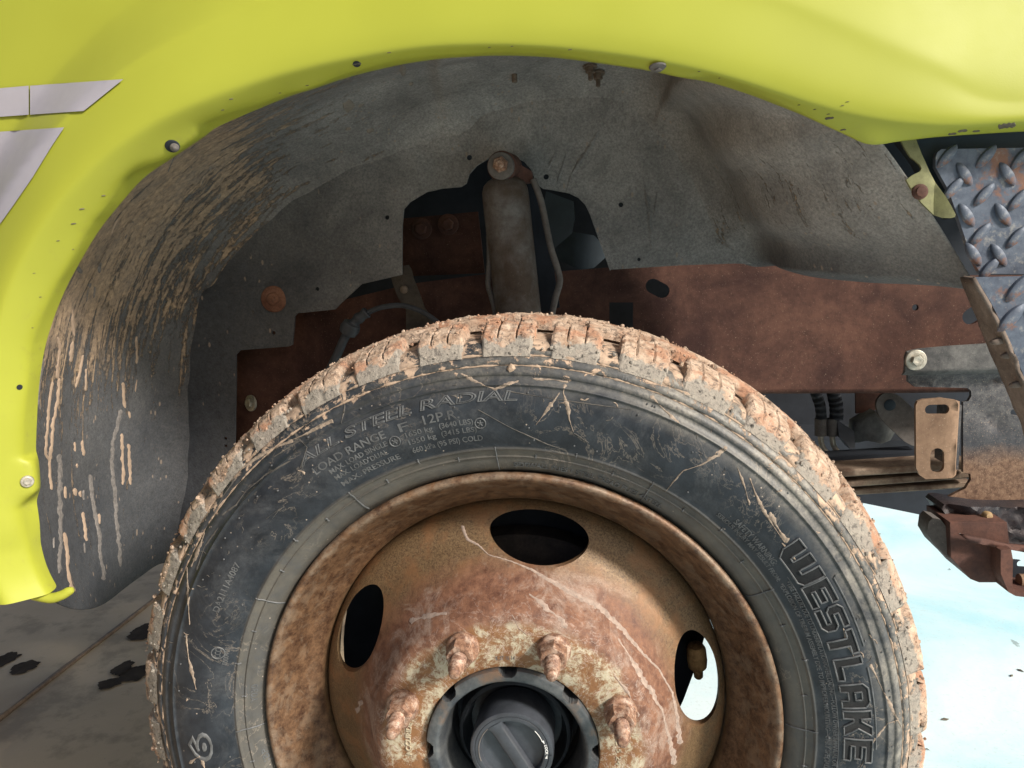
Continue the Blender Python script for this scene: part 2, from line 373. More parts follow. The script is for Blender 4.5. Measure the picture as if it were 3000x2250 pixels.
WHITE = m_flat('white_ink', (.8, .8, .78), .6, 0, .05, 60, .05)
SPLASH = m_flat('pale_dried_splash', (.30, .23, .19), .9, 0, .35, 200, .5, .0008)
DRIP = m_flat('tan_mud_drip', (.36, .265, .195), .9, 0, .2, 120, .5, .0008)
CHIP = m_flat('chipped_primer', (.10, .085, .06), .8, 0, .4, 200, .4)
SCUFF = m_flat('faint_scuff', (.085, .078, .070), .85, 0, .4, 220, .4, .0005)
GTRAIL = m_flat('grey_mud_trail', (.17, .155, .145), .9, 0, .45, 220, .6, .0008)
WET = m_flat('wet_patch', (.045, .032, .020), .85, 0, .4, 30, .2, .001, .2)
JOINT = m_flat('joint_filler', (.20, .15, .105), .8, 0, .3, 80, .5, .002)
LETTER = m_flat('lit_raised_rubber', (.090, .094, .098), .55, 0, .5, 90, .3)  # lighter than the tyre: light caught by the ridges put into the colour

def eval_tree(o):
    bpy.context.view_layer.update(); e = o.evaluated_get(bpy.context.evaluated_depsgraph_get()); m = e.to_mesh()
    t = BVHTree.FromPolygons([o.matrix_world @ v.co for v in m.vertices], [tuple(p.vertices) for p in m.polygons]); e.to_mesh_clear(); return t
# ================================================================= SETTING
def ground():
    def sheet(name, x0, x1, y0, y1, z, mat, nx=2, ny=2):
        V = [(x0+(x1-x0)*i/nx, y0+(y1-y0)*j/ny, z) for i in range(nx+1) for j in range(ny+1)]
        F = [(i*(ny+1)+j, (i+1)*(ny+1)+j, (i+1)*(ny+1)+j+1, i*(ny+1)+j+1) for i in range(nx) for j in range(ny)]
        o = obj(name, mesh(V, F), mat, smooth=False); o['kind'] = 'structure'; return o
    sheet('garage_floor', -60, -.20, -60, 120, GZ, m_floor())
    sheet('concrete_apron', -.196, 60, -60, 120, GZ, m_apron())
    MBj = MB()
    pts = [(-1.10+.004*mn.noise(Vector((0, y*.7, 0))), y, GZ+.003) for y in np.linspace(-1, 9, 120)]
    MBj.tube(pts, .0055, 8, wob=.5)
    o = obj('floor_joint', MBj.mesh(), JOINT); o['kind'] = 'structure'
    for i, (px, py, rx, ry, sd) in enumerate([(12, 1933, .034, .024, 1), (72, 1955, .036, .017, 2), (395, 1972, .046, .022, 3), (322, 2003, .030, .013, 4), (425, 1850, .045, .026, 5), (358, 1960, .022, .02, 6), (940, 2270, .04, .02, 9)][:6]):
        d = ray(px, py); t = (GZ+.002-CP.z)/d.z; c = CP+d*t
        V = [(c.x, c.y, GZ+.002+i*.0004)]; n = 60
        for k in range(n):
            a = 2*PI*k/n; q = 1+.32*mn.fractal(Vector((math.cos(a)*1.6+sd*9, math.sin(a)*1.6, sd)), 1, 2, 4)
            V.append((c.x+rx*.8*math.cos(a)*q, c.y+ry*1.6*math.sin(a)*q, GZ+.002+i*.0004))
        o = obj('wet_patch', mesh(V, [(0, k+1, (k+1) % n+1) for k in range(n)]), WET, smooth=False); o['kind'] = 'structure'
GZ = -.395
ground()
def debris():
    mb = MB(); rnd = random.Random(3)
    for i in range(90):
        x = rnd.uniform(.5, 2.2); y = rnd.uniform(.3, 3.2); a = rnd.uniform(0, PI); L = rnd.uniform(.003, .009); w = L*rnd.uniform(.15, .5); h = .002
        P = [(x+L*math.cos(a), y+L*math.sin(a), GZ+.001), (x-w*math.sin(a), y+w*math.cos(a), GZ+h), (x-L*math.cos(a), y-L*math.sin(a), GZ+.001), (x+w*math.sin(a), y-w*math.cos(a), GZ+h*.5), (x, y, GZ+h*1.8)]
        mb.add(P, [(0, 1, 4), (1, 2, 4), (2, 3, 4), (3, 0, 4)])
    o = obj('leaf_litter', mb.mesh(), CHIP); o['kind'] = 'stuff'; o['label'] = 'small dark dry leaf scraps scattered on the sunlit concrete'
debris()
# ================================================================= TRUCK
truck = empty('truck', (0, 0, GZ))
truck['label'] = 'yellow truck with muddy wheel arch, rusty chassis and dusty front wheel on concrete'; truck['category'] = 'truck'
wheel = empty('wheel', (0, 0, 0), truck)
wheel['label'] = 'rusty steel wheel with mud-caked all-terrain tyre'
C0c = (-.085, .12)
def inward(x, z): 
    d = Vector((C0c[0]-x, C0c[1]-z)); d.normalize(); return d
# ---------------------------------------------------------------- fender
EDGE = [(145,1738),(118,1690),(97,1636),(86,1568),(75,1500),(70,1478),(86,1460),(105,1443),(108,1428),(104,1390),(99,1362),(92,1348),(77,1340),(75,1324),(76,1260),(79,1202),(88,1112),(97,1021),(118,953),(140,899),(167,840),(194,795),(222,746),(267,665),(316,606),(362,542),(384,515),(416,493),(475,472),(529,439),(575,405),(592,375),(624,353),(701,325),(791,294),(836,276),(904,262),(1000,220),(1113,190),(1181,176),(1280,163),(1353,160),(1443,152),(1610,157),(1669,167),(1746,179),(1836,194),(1904,203),(2000,227),(2068,225),(2127,240),(2217,271),(2307,312),(2407,362),(2484,398),(2520,417),(2545,425),(2575,426),(2633,415),(2769,398),(3000,384),(3300,370)]
E2 = resample(chaikin(xz(EDGE, 0), 1, False), .004, False)
E2n = np.array(E2)
def smooth_line(A, k):
    n = len(A); return np.array([A[i-min(k, i, n-1-i):i+min(k, i, n-1-i)+1].mean(0) for i in range(n)])
E2s = smooth_line(E2n, 22)
def lipw(i, n):
    px = i/(n-1)
    x = E2n[i][0]
    return float(np.interp(x, [-.50, -.45, -.35, -.2, 0, .2, .32, .5], [.024, .026, .024, .014, .006, .006, .008, .006]))
def fender():
    n = len(E2n); rings = []; 
    for i in range(n):
        e = Vector(E2n[i]); es = Vector(E2s[i]); nd = -inward(es.x, es.y)
        if es.x > .31: 
            t = min(1, (es.x-.29)/.10); t = t*t*(3-2*t); nd = (nd*(1-t)+Vector((.42, .907))*t).normalized()
        w = lipw(i, n); Dd = .078
        Dd = float(np.interp(es.x, [-.5, .20, .30, .345, .385, .41], [.078, .078, .070, .058, .040, .028]))
        ld = float(np.interp(es.x, [-.50, -.40, -.25, -.1, .1, .5], [1.6, 1.6, 1.25, .7, .6, .6])); Ws = float(np.interp(es.x, [-.5, -.2, .1, .35], [.08, .10, .13, .17]))
        k_ = lambda f: w+(Dd-w)*f
        prof = [(.003, .016), (.0004, .006), (0, 0), (.0008, -.003*ld), (w*.35, -.0080*ld), (w*.7, -.0145*ld), (w, -.0190*ld)]
        yl = -.0190*ld; prof += [(k_(f), yl-.0020*math.sin(PI*min(1, f*1.6))+float(np.interp(es.x, [-.4, .15, .3], [.012, .010, .004]))*f**1.7*min(1, Dd/.05)) for f in (.10, .24, .5, .8, .95)]; yl = prof[-1][1]
        prof += [(Dd+Ws*f, yl+(.030-yl)*(f**1.3*(1.9-.9*f)) if f > .0 else yl) for f in (.03, .08, .16, .3, .45, .6, .75, .88, 1.0)]
        prof += [(Dd+Ws+.05, .031), (Dd+Ws+.10, .036), (.40, .055), (.48, .12), (.52, .20), (.55, .34), (.55, .62), (.55, 1.1)]
        row = []
        for d, y in prof:
            t = min(1, d/.005); b = e.lerp(es, t); p = b+nd*d
            row.append((p.x, y+.0008*mn.noise(Vector((p.x*6, y, p.y*6))), p.y))
        rings.append(row)
    m = len(rings[0]); A = np.array(rings); B = A.copy()
    for k in range(6, m):
        w_ = 6 if k < 12 else 10+(k-12)*5
        for i in range(n):
            q = min(w_, i, n-1-i); B[i, k] = A[i-q:i+q+1, k].mean(0)
    V = [tuple(v) for r in B for v in r]; me = mesh(V, grid_faces(n, m))
    o = obj('fender', me, Y_PAINT, truck, angle=0)
    a = me.attributes.new('lip', 'FLOAT', 'POINT'); a.data.foreach_set('value', [max(0, 1-k/6) if k < 7 else 0.0 for r in range(n) for k in range(m)])
    s = o.modifiers.new('sub', 'SUBSURF'); s.levels = 2; s.render_levels = 2
    return o, eval_tree(o)
fend, FT = fender()
# hooked foot of the fender lip
hk = MB(); hp = spline([at(100, 1742, 0), at(148, 1752, .002), at(180, 1744, .004), at(200, 1733, .006)], 8)
hk.tube(hp, lambda t: .0058-.0010*t, 14); hk.add(*axial([(.0047, -.0), (.0042, .003), (.003, .005), (0, .0058)], hp[-1], (.9, .1, .35), 14))
fixdepth(obj('lip_hook', hk.mesh(), Y_PAINT), fend)
def half_front(me):
    b = bmesh.new(); b.from_mesh(me); b.verts.ensure_lookup_table(); n = len(b.verts)//2
    bmesh.ops.delete(b, geom=[b.verts[i] for i in range(n, 2*n)], context='VERTS'); b.to_mesh(me); b.free(); return me
def decal(name, poly, tree, mat, off, parent, g=.006, Yref=-.02):
    P = resample(xz(poly, Yref), g); me = plate(xz(poly, Yref), (), Yref, .0002, g)
    half_front(me)
    for v in me.vertices:
        d = (Vector(v.co)-CP).normalized(); l, nn, i, t = tree.ray_cast(CP, d)
        if l is not None: v.co = l - d*off
    return fixdepth(obj(name, me, mat), parent)
decal('grey_stripe', [(-40,262),(84,251),(84,336),(-40,345)], FT, STRIPE, .0028, fend)
decal('grey_stripe', [(88,251),(200,243),(361,232),(245,325),(88,336)], FT, STRIPE, .0028, fend)
decal('grey_stripe', [(-60,390),(188,373),(150,430),(95,520),(40,600),(-60,740)], FT, STRIPE, .0028, fend)
def ribbon(mb, pts, w, tree, off=.0005, jit=.4, seed=1, dome=.0006, step=7):
    """irregular dried trickle following photo pixels pts over the surface tree"""
    P = []
    for i in range(len(pts)-1):
        a, b = pts[i], pts[i+1]; L = math.hypot(b[0]-a[0], b[1]-a[1]); k = max(1, int(L/step))
        for j in range(k): P.append((a[0]+(b[0]-a[0])*j/k, a[1]+(b[1]-a[1])*j/k, (i+j/k)/(len(pts)-1)))
    P.append((*pts[-1], 1.0)); V = []; n = len(P)
    for i, (x, y, t) in enumerate(P):
        a = P[max(0, i-1)]; b = P[min(n-1, i+1)]; dx, dy = b[0]-a[0], b[1]-a[1]; L = math.hypot(dx, dy) or 1; nx, ny = -dy/L, dx/L
        ww = (w(t) if callable(w) else w)
        if i in (0, n-1): ww *= .3
        l1 = ww*(1+jit*mn.noise(Vector((i*.45, seed*5.1, 0)))); l2 = ww*(1+jit*mn.noise(Vector((i*.45, seed*5.1, 9))))
        x += jit*ww*.6*mn.noise(Vector((i*.2, seed*3.3, 4)))
        row = []
        for s, h in ((-1, 0), (-.55, dome), (0, dome*1.2), (.55, dome), (1, 0)):
            q = s*(l1 if s < 0 else l2); p, nn = hit(tree, x+nx*q, y+ny*q, off+h if h else off*.2)
            if p is None: return
            row.append(p)
        V += row
    mb.add(V, grid_faces(n, 5))
# chips in the paint, screws, clip
ch = MB()
for x, y, r in [(1045,187,13),(142,386,0),(677,290,6),(2483,298,5),(2468,309,5),(2430,346,13),(2427,334,5),(57,1134,0),(303,573,6),(240,612,8),(215,655,8),(652,322,5),(214,730,3),(2341,307,4),(2387,320,4),(100,800,4),(2470,380,9),(2820,383,14),(2860,384,11),(2950,368,26),(2790,392,12),(1434,138,4),(1670,145,6),(1500,135,4),(1140,154,6),(900,250,5),(820,272,4),(170,705,5),(95,960,3),(2048,209,4),(2108,228,3),(118,870,4)]:
    if r: ribbon(ch, [(x-r, y+r*.15), (x, y), (x+r, y-r*.1)], r*.26, FT, .0004, .5, x, .0001, 3)
fixdepth(obj('paint_chip', ch.mesh(), CHIP, kind='stuff'), fend)
def fastener(px, py, tree, parent, prof, mat, name, n=24, dark=None, d=None, off=0):
    p, nn = hit(tree, px, py, off)
    if p is None: return
    o = obj(name, mesh(*axial(prof, p, d or nn, n)), mat); fixdepth(o, parent) if parent.type == 'MESH' else None
    return p, nn, o
def washer_bolt(px, py, tree, parent, R, mat, name='bolt', Y=None, d=(0, -1, 0), mat2=None, hexk=.58):
    p, nn = (at(px, py, Y), Vector(d)) if tree is None else hit(tree, px, py, 0)
    if tree is None: nn = Vector(d)
    mb = MB(); mb.add(*axial([(R, -.001), (R, .0012), (R*.93, .0020), (R*.66, .0024), (R*.64, .002)], p, nn, 28))
    mb.add(*axial([(R*hexk, .001), (R*hexk, R*.45), (R*hexk*.86, R*.55), (R*hexk*.5, R*.55), (R*.2, R*.52)], p, nn, 6))
    o = obj(name, mb.mesh(), mat, angle=30)
    if parent.type == 'MESH': fixdepth(o, parent)
    else: o.parent = parent; o.matrix_parent_inverse = Matrix.Translation(-Vector(parent['wloc']))
    return o
washer_bolt(80, 1410, FT, fend, .0062, ZINC, 'screw')
for x_, y_, r_ in ((57, 1134, .0028), (1045, 187, .0035)):
    p, nn = hit(FT, x_, y_, .0004); fixdepth(obj('drain_hole', mesh(*axial([(r_, 0), (.0005, .0001)], p, nn, 16)), DARK), fend)
mb = MB(); p, nn = hit(FT, 505, 428, .0002); mb.add(*axial([(.0066, 0), (.0063, .0006), (.0054, .0009)], p, nn, 24)); 
o = obj('clip_hole', mb.mesh(), DARK); fixdepth(o, fend)
mb = MB(); mb.add(*axial([(.0042, 0), (.0040, .0015), (.0022, .0025), (.0016, .0035), (0, .0038)], p+Vector((.0020, 0, -.001)), nn, 14))
fixdepth(obj('push_clip', mb.mesh(), GREYM), fend)
mb = MB(); p, nn = hit(FT, 1928, 196, 0); mb.add(*axial([(.0080, 0), (.0072, .0012), (.003, .0022), (.0030, .0036), (0, .004)], p, (0, -.25, -.95), 18))
fixdepth(obj('push_clip', mb.mesh(), GREYM), fend)
# ---------------------------------------------------------------- arch liner (barrel)
LO = [(145,1738),(75,1500),(75,1324),(88,1112),(140,899),(267,665),(416,493),(592,375),(904,262),(1280,163),(1610,157),(1904,203),(2217,271),(2407,362),(2533,423),(2740,640),(2868,850)]
LM = [(470,1640),(490,1460),(495,1300),(500,1100),(530,905),(600,745),(715,625),(850,510),(1054,400),(1290,300),(1560,215),(1820,215),(1940,290),(2040,400),(2120,540),(2185,680),(2225,777)]
WY = .33
def barrel():
    n = 12; A = []; B = []
    for i, p in enumerate(LO):
        y = [.004]*15+[.03, .05]; q = at(p[0], p[1], y[i]); d = inward(q.x, q.z); k = .012 if i < 15 else .0
        A.append(Vector((q.x-d.x*k, q.y, q.z-d.y*k)))
    A[0] = at(150, 1756, .004)
    for p in LM: B.append(at(p[0], p[1], WY))
    A = spline(A, n); B = spline(B, n); N = len(A)
    # v profile: fraction toward the wall in depth, and corner rounding
    vs = [0, .03, .08, .14, .2, .26, .32, .38, .44, .5, .56, .62, .68, .74, .80, .86, .91, .95, .98, 1.0]; V = []; UV = []; mud = []; dust_shade = []; u = 0
    px0 = [None]*N
    for i in range(N):
        s = i/(N-1)*16; 
        if i: u += (A[i]-A[i-1]).length
        d = inward(B[i].x, B[i].z)
        for v in vs:
            wt = max(0, min(1, (s-9.3)/2.2)); wt = wt*wt*(3-2*wt)*(1-.35*max(0, s-14)/2)
            lv = v*(1-wt)+math.sin(min(1, v/.64)*PI/2)*wt; lv = v if s > 15.99 else lv
            p = A[i].lerp(B[i], v); q_ = A[i].lerp(B[i], lv); p.x = q_.x; p.z = q_.z
            bul = .022*math.sin(PI*v) if s < 9 else .012*math.sin(PI*v)
            if s > 12: bul = -.004*math.sin(PI*v)
            p.x -= d.x*bul; p.z -= d.y*bul
            if s < 1: p.z -= (1-s)*(.030*math.sin(PI*min(1, v*1.15))+.012*v)
            c = max(0, (v-.70)/.30); k = .050*(1-math.cos(c*PI/2))*min(1, (16-s)/1.2, (s+.15)/1.2); p.x += d.x*k; p.z += d.y*k
            if c > 0: y7 = A[i].y+(B[i].y-A[i].y)*.70; p.y = y7+(WY+.0065-y7)*math.sin(c*PI/2)
            nz = .004*mn.noise(Vector((p.x*9, p.y*9, p.z*9)))+.0016*mn.noise(Vector((p.x*30, p.y*30, p.z*30)))
            # moulded ribs running with the arch
            nz += .0028*math.exp(-((v-.30)/.025)**2)*(1 if 4 < s < 11 else .3)
            nz -= .005*math.exp(-((v-.60)/.05)**2)*(1 if 6 < s < 10 else 0)
            if s > 10.5: nz -= .010*math.exp(-((v-.84)/.08)**2)*min(1, (s-10.5))
            if s > 11.5: nz += .004*math.sin((s-11)*5.0+v*3)*math.sin(PI*v)
            if v in (0, 1.0): nz *= .2
            V.append((p.x+d.x*nz, p.y, p.z+d.y*nz)); UV.append((u, v*.42))
            mm = float(np.interp(s, [0, 1.6, 2.4, 3.2, 4, 6.5, 7.5, 9, 11, 13, 14.5, 15.5, 16], [.30, .42, .52, .80, 1.1, 1.15, .62, .22, .08, .12, .40, .12, 0]))
            mm *= float(np.interp(v, [0, .05, .45, .62, .85, 1], [.9, 1, 1, .85, .62, .5])) if s < 9 else 1
            mud.append(mm); dust_shade.append(float(np.interp(s, [0, 4, 7, 9, 12, 15, 16], [.12, .35, .65, 1, .95, .9, .3])))  # low values darken the lower left, high ones brighten the shaded arch
    m = len(vs); F = grid_faces(N, m)
    me = mesh(V, F); uvl = me.uv_layers.new(name='UVMap')
    for l in me.loops: uvl.data[l.index].uv = UV[l.vertex_index]
    for nm, arr in (('mud', mud), ('dust_shade', dust_shade)):
        a = me.attributes.new(nm, 'FLOAT', 'POINT'); a.data.foreach_set('value', arr)
    o = obj('arch_liner', me, LIN_B, truck, angle=0)
    s = o.modifiers.new('solid', 'SOLIDIFY'); s.thickness = .003; s.offset = 0
    s = o.modifiers.new('sub', 'SUBSURF'); s.levels = 2; s.render_levels = 2
    return o, eval_tree(o)
liner, LT = barrel()
# ---------------------------------------------------------------- inner liner wall with the shock opening
OPEN = [(1787,793),(1770,745),(1747,682),(1727,625),(1714,599),(1694,579),(1667,566),(1614,556),(1591,553),(1578,543),(1568,526),(1555,496),(1535,473),(1511,460),(1465,455),(1432,461),(1395,483),(1372,509),(1364,536),(1349,546),(1293,551),(1249,562),(1200,592),(1183,612),(1178,665),(1177,761),(1178,805),(1060,832),(1000,890),(985,906),(877,917),(868,926),(857,1010),(845,1015),(705,1026),(693,1039),(690,1200),(687,1301),(665,1430),(640,1540),(560,1620)]
wall_out = [(p[0]+(-8 if p[0] < 1200 else 0), p[1]-(6 if p[1] < 500 else 0)) for p in LM]
WOUT = [(470,1650)]+wall_out[1:-1]+[(2235,776),(2158,772),(2000,777),(1790,790)]+OPEN
def seg_line(px1, px2, Y): 
    a = at(*px1, Y); b = at(*px2, Y); return Vector((a.x, a.z)), Vector((b.x, b.z))
FOLDS = [(seg_line((1230,452),(1540,396), WY), .007, .004), (seg_line((1040,412),(1400,318), WY), .005, .005), (seg_line((470,858),(965,815), WY), -.008, .004), (seg_line((1850,190),(2240,790), WY), .02, .03)]
RIDG = [([(1762,365),(1735,420),(1700,470),(1672,520),(1660,560)], .0030), ([(1633,440),(1612,480),(1600,512)], .0024), ([(1657,445),(1648,490),(1628,545)], .0020), ([(1690,500),(1668,540),(1668,550)], .0016), ([(1885,520),(1900,610),(1908,680),(1912,740)], .0026), ([(1840,530),(1850,575)], .0014), ([(1925,560),(1915,640)], .0018)]
RP = [[(at(a, b, WY).x, at(a, b, WY).z) for a, b in pts] for pts, _ in RIDG]
def sd(p, seg):
    a, b = seg; d = b-a; L = d.length; d /= L; q = Vector(p)-a; t = q.dot(d)/L; return q.x*d.y-q.y*d.x, t
def wallD(x, z):
    y = 0.0
    for seg, amp, w in FOLDS[:3]:
        s, t = sd((x, z), seg); e = max(0, min(1, (t+.02)/.1))*max(0, min(1, (1.02-t)/.1))
        y += amp*e*(.5+.5*math.tanh(s/w))*(math.exp(-abs(s)/.06))
    s, t = sd((x, z), FOLDS[3][0]); y += 0
    y += .004*mn.noise(Vector((x*7, z*7, 2)))+.0012*mn.noise(Vector((x*32, z*32, 5)))
    # rounded stiffening ledge left of the opening
    y -= .006*math.exp(-((x+.30)/.05)**2)*math.exp(-((z-.42)/.04)**2)
    return y
def holes_of(lst, Y):
    H = []
    for x, y, r in lst:
        c = at(x, y, Y); q = r/FPX*(Y-CP.y); H.append([(c.x+q*math.cos(2*PI*k/10), c.z+q*math.sin(2*PI*k/10)) for k in range(10)])
    return H
def caps(px1, px2, r, Y, n=8):
    a = at(*px1, Y); b = at(*px2, Y); q = r/FPX*(Y-CP.y); t = math.atan2(b.z-a.z, b.x-a.x); P = []
    for c, s in ((a, PI/2), (b, -PI/2)):
        for k in range(n+1): th = t+s+PI*k/n; P.append((c.x+q*math.cos(th), c.z+q*math.sin(th)))
    return P
WH = holes_of([(1081,468,8),(1372,459,8),(1134,637,7),(1600,518,8),(1819,600,7),(1872,760,5),(2103,706,7),(937,846,6),(803,975,6),(425+250,1380,0)][:9], WY)
def rect_px(x0, y0, x1, y1, Y): return xz([(x0, y0), (x1, y0), (x1, y1), (x0, y1)], Y)
WH += [rect_px(655, 1281, 664, 1289, WY), rect_px(656, 1303, 665, 1311, WY)]
wm = plate(xz(WOUT, WY), WH, WY, .0035, .0085, wallD)
for nm, fn in (('mud', lambda v: float(np.interp(v.co.x, [-.5, -.40, -.3, 0], [.30, .16, .12, .08]))), ('dust_shade', lambda v: float(np.interp(v.co.x, [-.5, -.3, -.15, .1], [.12, .35, .9, 1.0]))*float(np.interp(v.co.z, [.33, .45, .55], [.7, .85, 1])))):
    a = wm.attributes.new(nm, 'FLOAT', 'POINT'); a.data.foreach_set('value', [fn(v) for v in wm.vertices])
wallo = obj('inner_liner', wm, LIN_W, truck, angle=50)
WT = BVHTree.FromPolygons([v.co.copy() for v in wm.vertices], [tuple(p.vertices) for p in wm.polygons])
rb = MB()
for (pts, r), seedk in zip(RIDG, range(9)): 
    P = [hit(WT, x, y, -r*.35)[0] for x, y in resample(pts, 9, False)]; P = [p for p in P if p is not None]
    if len(P) > 2: rb.tube(P, lambda t, r=r: r*(.25+.75*math.sin(PI*min(1, max(0, t)))**.6), 8, wob=.8)
o = obj('crease_ridge', rb.mesh(), LIN_W); fixdepth(o, wallo)
for nm in ('mud', 'dust_shade'):
    a = o.data.attributes.new(nm, 'FLOAT', 'POINT'); a.data.foreach_set('value', [.1 if nm == 'mud' else .9]*len(o.data.vertices))
# rusty washer on the liner
mb = MB(); p = hit(WT, 803, 876, 0)[0]
mb.add(*axial([(.0185, -.001), (.0185, .0015), (.0175, .0025), (.0095, .003), (.0088, .0045), (.0075, .006), (.004, .0065), (.0035, .0085), (0, .009)], p, (0, -1, 0), 36))
fixdepth(obj('rusty_washer', mb.mesh(), m_rust('washer_rust', (.10, .04, .025), (.22, .11, .07), (.3, .2, .15), 40, .4)), wallo)
# dried trickles and splashes on the arch liner
dr = MB(); gt = MB(); D = lambda pts, w, sd=1, dm=.0007: ribbon(gt if sd in (3,4,20,23,24,25,26,28,30,31,32,33) or (sd >= 40 and sd % 2) else dr, pts, w*(.8 if sd < 5 else .9), LT, .0003, .8, sd, dm*.7, 5)
D([(153,1118),(146,1170),(141,1230),(135,1290),(134,1330),(146,1350),(146,1390),(151,1435)], 5.0, 1)
D([(174,1108),(168,1180),(155,1240),(152,1300),(145,1348)], 6.0, 2)
D([(112,960),(122,1020),(122,1080),(114,1140),(112,1180),(117,1200)], 4, 3)
D([(125,1050),(124,1085)], 4, 4); D([(165,985),(176,1010),(170,1060),(168,1110)], 4.5, 5)
D([(213,1000),(206,1060)], 6, 6); D([(211,905),(216,985)], 5, 7); D([(243,1040),(235,1085),(220,1135)], 4, 8); D([(252,1080),(250,1145)], 3, 9)
D([(360,1120),(362,1160),(366,1195)], 5, 10); D([(377,1205),(380,1225)], 4, 11); D([(400,985),(402,1050),(399,1065)], 4, 12)
D([(357,1270),(358,1340),(362,1380),(359,1420)], 5, 13); D([(375,1300),(380,1370),(382,1420)], 5, 14)
D([(218,1295),(220,1322)], 5, 15); D([(241,1290),(245,1335)], 4.5, 16); D([(225,1358),(225,1370)], 4, 17); D([(218,1430),(222,1452)], 7, 18); D([(236,1438),(236,1456)], 5, 19); D([(245,1435),(244,1465)], 3.5, 20)
D([(243,1500),(249,1545),(253,1585)], 5, 21); D([(190,1425),(192,1460)], 4.5, 22); D([(158,1575),(157,1605)], 2.5, 23); D([(246,1590),(248,1620)], 2.5, 24)
D([(263,1390),(267,1430),(272,1465),(280,1510),(290,1560),(293,1630),(305,1680),(305,1700)], 6, 25, .0005)
D([(175,1330),(176,1400),(175,1480),(178,1560),(176,1620),(172,1680)], 7, 26, .0004); D([(188,1560),(196,1600),(198,1660),(205,1700),(212,1730)], 6, 27, .0005)
D([(355,1200),(330,1300),(328,1360),(335,1430),(340,1500),(345,1560),(352,1620),(352,1660)], 6, 28, .0004)
D([(290,1505),(292,1535)], 5, 29); D([(230,780),(238,800)], 7, 30); D([(265,830),(262,842)], 6, 31); D([(295,770),(290,800)], 5, 32); D([(260,590),(255,620)], 6, 33)
for i in range(12):
    x = random.uniform(200, 520); y0 = random.uniform(420, 1150); L = random.uniform(10, 55)
    D([(x, y0), (x-L*.12-(0 if y0 > 800 else L*.3), y0+L)], random.uniform(1, 3), 40+i, .0004)
fixdepth(obj('mud_trickle', dr.mesh(), DRIP, kind='stuff'), liner); fixdepth(obj('mud_trickle', gt.mesh(), GTRAIL, kind='stuff'), liner)
sp = MB()
for i, (x, y, w, dx, dy) in enumerate([(388,650,4,3,2),(797,394,6,6,3),(806,397,5,3,0),(1022,310,14,14,-8),(1058,309,5,8,-4),(1180,205,9,0,16),(1018,225,8,4,-7),(1205,245,5,6,-3),(560,490,3,2,-2),(617,492,6,4,-3),(643,575,4,4,-8),(1085,383,6,10,-4),(1020,378,5,8,-2)]):
    ribbon(sp, [(x-dx, y-dy), (x, y), (x+dx, y+dy)], w, LT, .0003, .5, i+100, .0006, 3)
fixdepth(obj('dust_splash', sp.mesh(), m_flat('grey_dust', (.22, .19, .16), .9, 0, .2, 200, .4), kind='stuff'), liner)
# small hardware under the top of the arch
for x, y, r in [(1507, 222, .0035)]:
    p, nn = hit(LT, x, y-4, 0); fixdepth(obj('screw', mesh(*axial([(r, 0), (r, .009), (r*.7, .010)], p, (0, -.1, -1), 12)), DULLB), liner)
for x, y in [(1729, 193), (1752, 212)]:
    p, nn = hit(LT, x, y, 0); mb = MB(); mb.add(*axial([(.0088, 0), (.0088, .0022), (.0065, .0022)], p, (0, -.15, -1), 20)); mb.add(*axial([(.0058, .002), (.0058, .0085), (.0045, .009), (.003, .009)], p, (0, -.15, -1), 6)); mb.add(*axial([(.0028, .008), (.0028, .017), (.0018, .018)], p, (0, -.15, -1), 12))
    fixdepth(obj('hex_bolt', mb.mesh(), DULLB, angle=30), liner)
# ---------------------------------------------------------------- chassis behind the wheel
RY = .40
def cap2(px1, px2, r, Y): return caps(px1, px2, r, Y)
rail_o = [(560,1010),(1000,880),(1200,832),(1430,802),(1640,795),(1790,783),(2000,770),(2215,763),(2290,778),(2380,800),(2520,806),(3150,806),(3150,1135),(2640,1141),(2260,1143),(1900,1165),(1500,1280),(560,1420)]
rh = [caps((1913,838),(1940,852), 21, RY), rect_px(1785, 886, 1855, 1000, RY), holes_of([(2682,901,9)], RY)[0], caps((2844,928),(2900,890), 22, RY)]
rail = obj('chassis_rail', plate(xz(rail_o, RY), rh, RY, .006, .02, lambda x, z: .0015*mn.noise(Vector((x*5, z*5, 1)))), RAIL, truck)
mb = MB(); a = at(1900, 1165, RY); b = at(2260, 1143, RY); c = at(2640, 1141, RY); d = at(3150, 1135, RY)
V = []
for q in (a, b, c, d): V += [(q.x, RY, q.z+.001), (q.x, RY+.001, q.z-.003), (q.x, RY+.005, q.z-.006), (q.x, RY+.075, q.z-.006), (q.x, RY+.075, q.z)]
mb.add(V, grid_faces(4, 5)); fixdepth(obj('rail_flange', mb.mesh(), RAIL), rail)
# added dark shells: keep the engine bay black and block the sky behind
mb = MB(); mb.box((-.9, .80, .02), (1.05, .84, 1.05)); mb.box((-.9, .48, .66), (1.0, .80, .70)); obj('engine_bay_blocker', mb.mesh(), DARK, truck, smooth=False)
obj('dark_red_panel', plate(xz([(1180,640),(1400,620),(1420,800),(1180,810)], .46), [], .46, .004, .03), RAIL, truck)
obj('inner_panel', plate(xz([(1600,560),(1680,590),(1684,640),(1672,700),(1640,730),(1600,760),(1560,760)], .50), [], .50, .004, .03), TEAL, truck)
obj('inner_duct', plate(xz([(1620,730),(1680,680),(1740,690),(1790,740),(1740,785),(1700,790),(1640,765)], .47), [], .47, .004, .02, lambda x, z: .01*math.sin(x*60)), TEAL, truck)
for x, y in [(1313,658),(1235,670)]: washer_bolt(x, y, None, truck, .016, DARKR, 'bolt', .455)
washer_bolt(1586, 868, None, truck, .0125, DULLB, 'rail_bolt', RY-.001, hexk=.72)
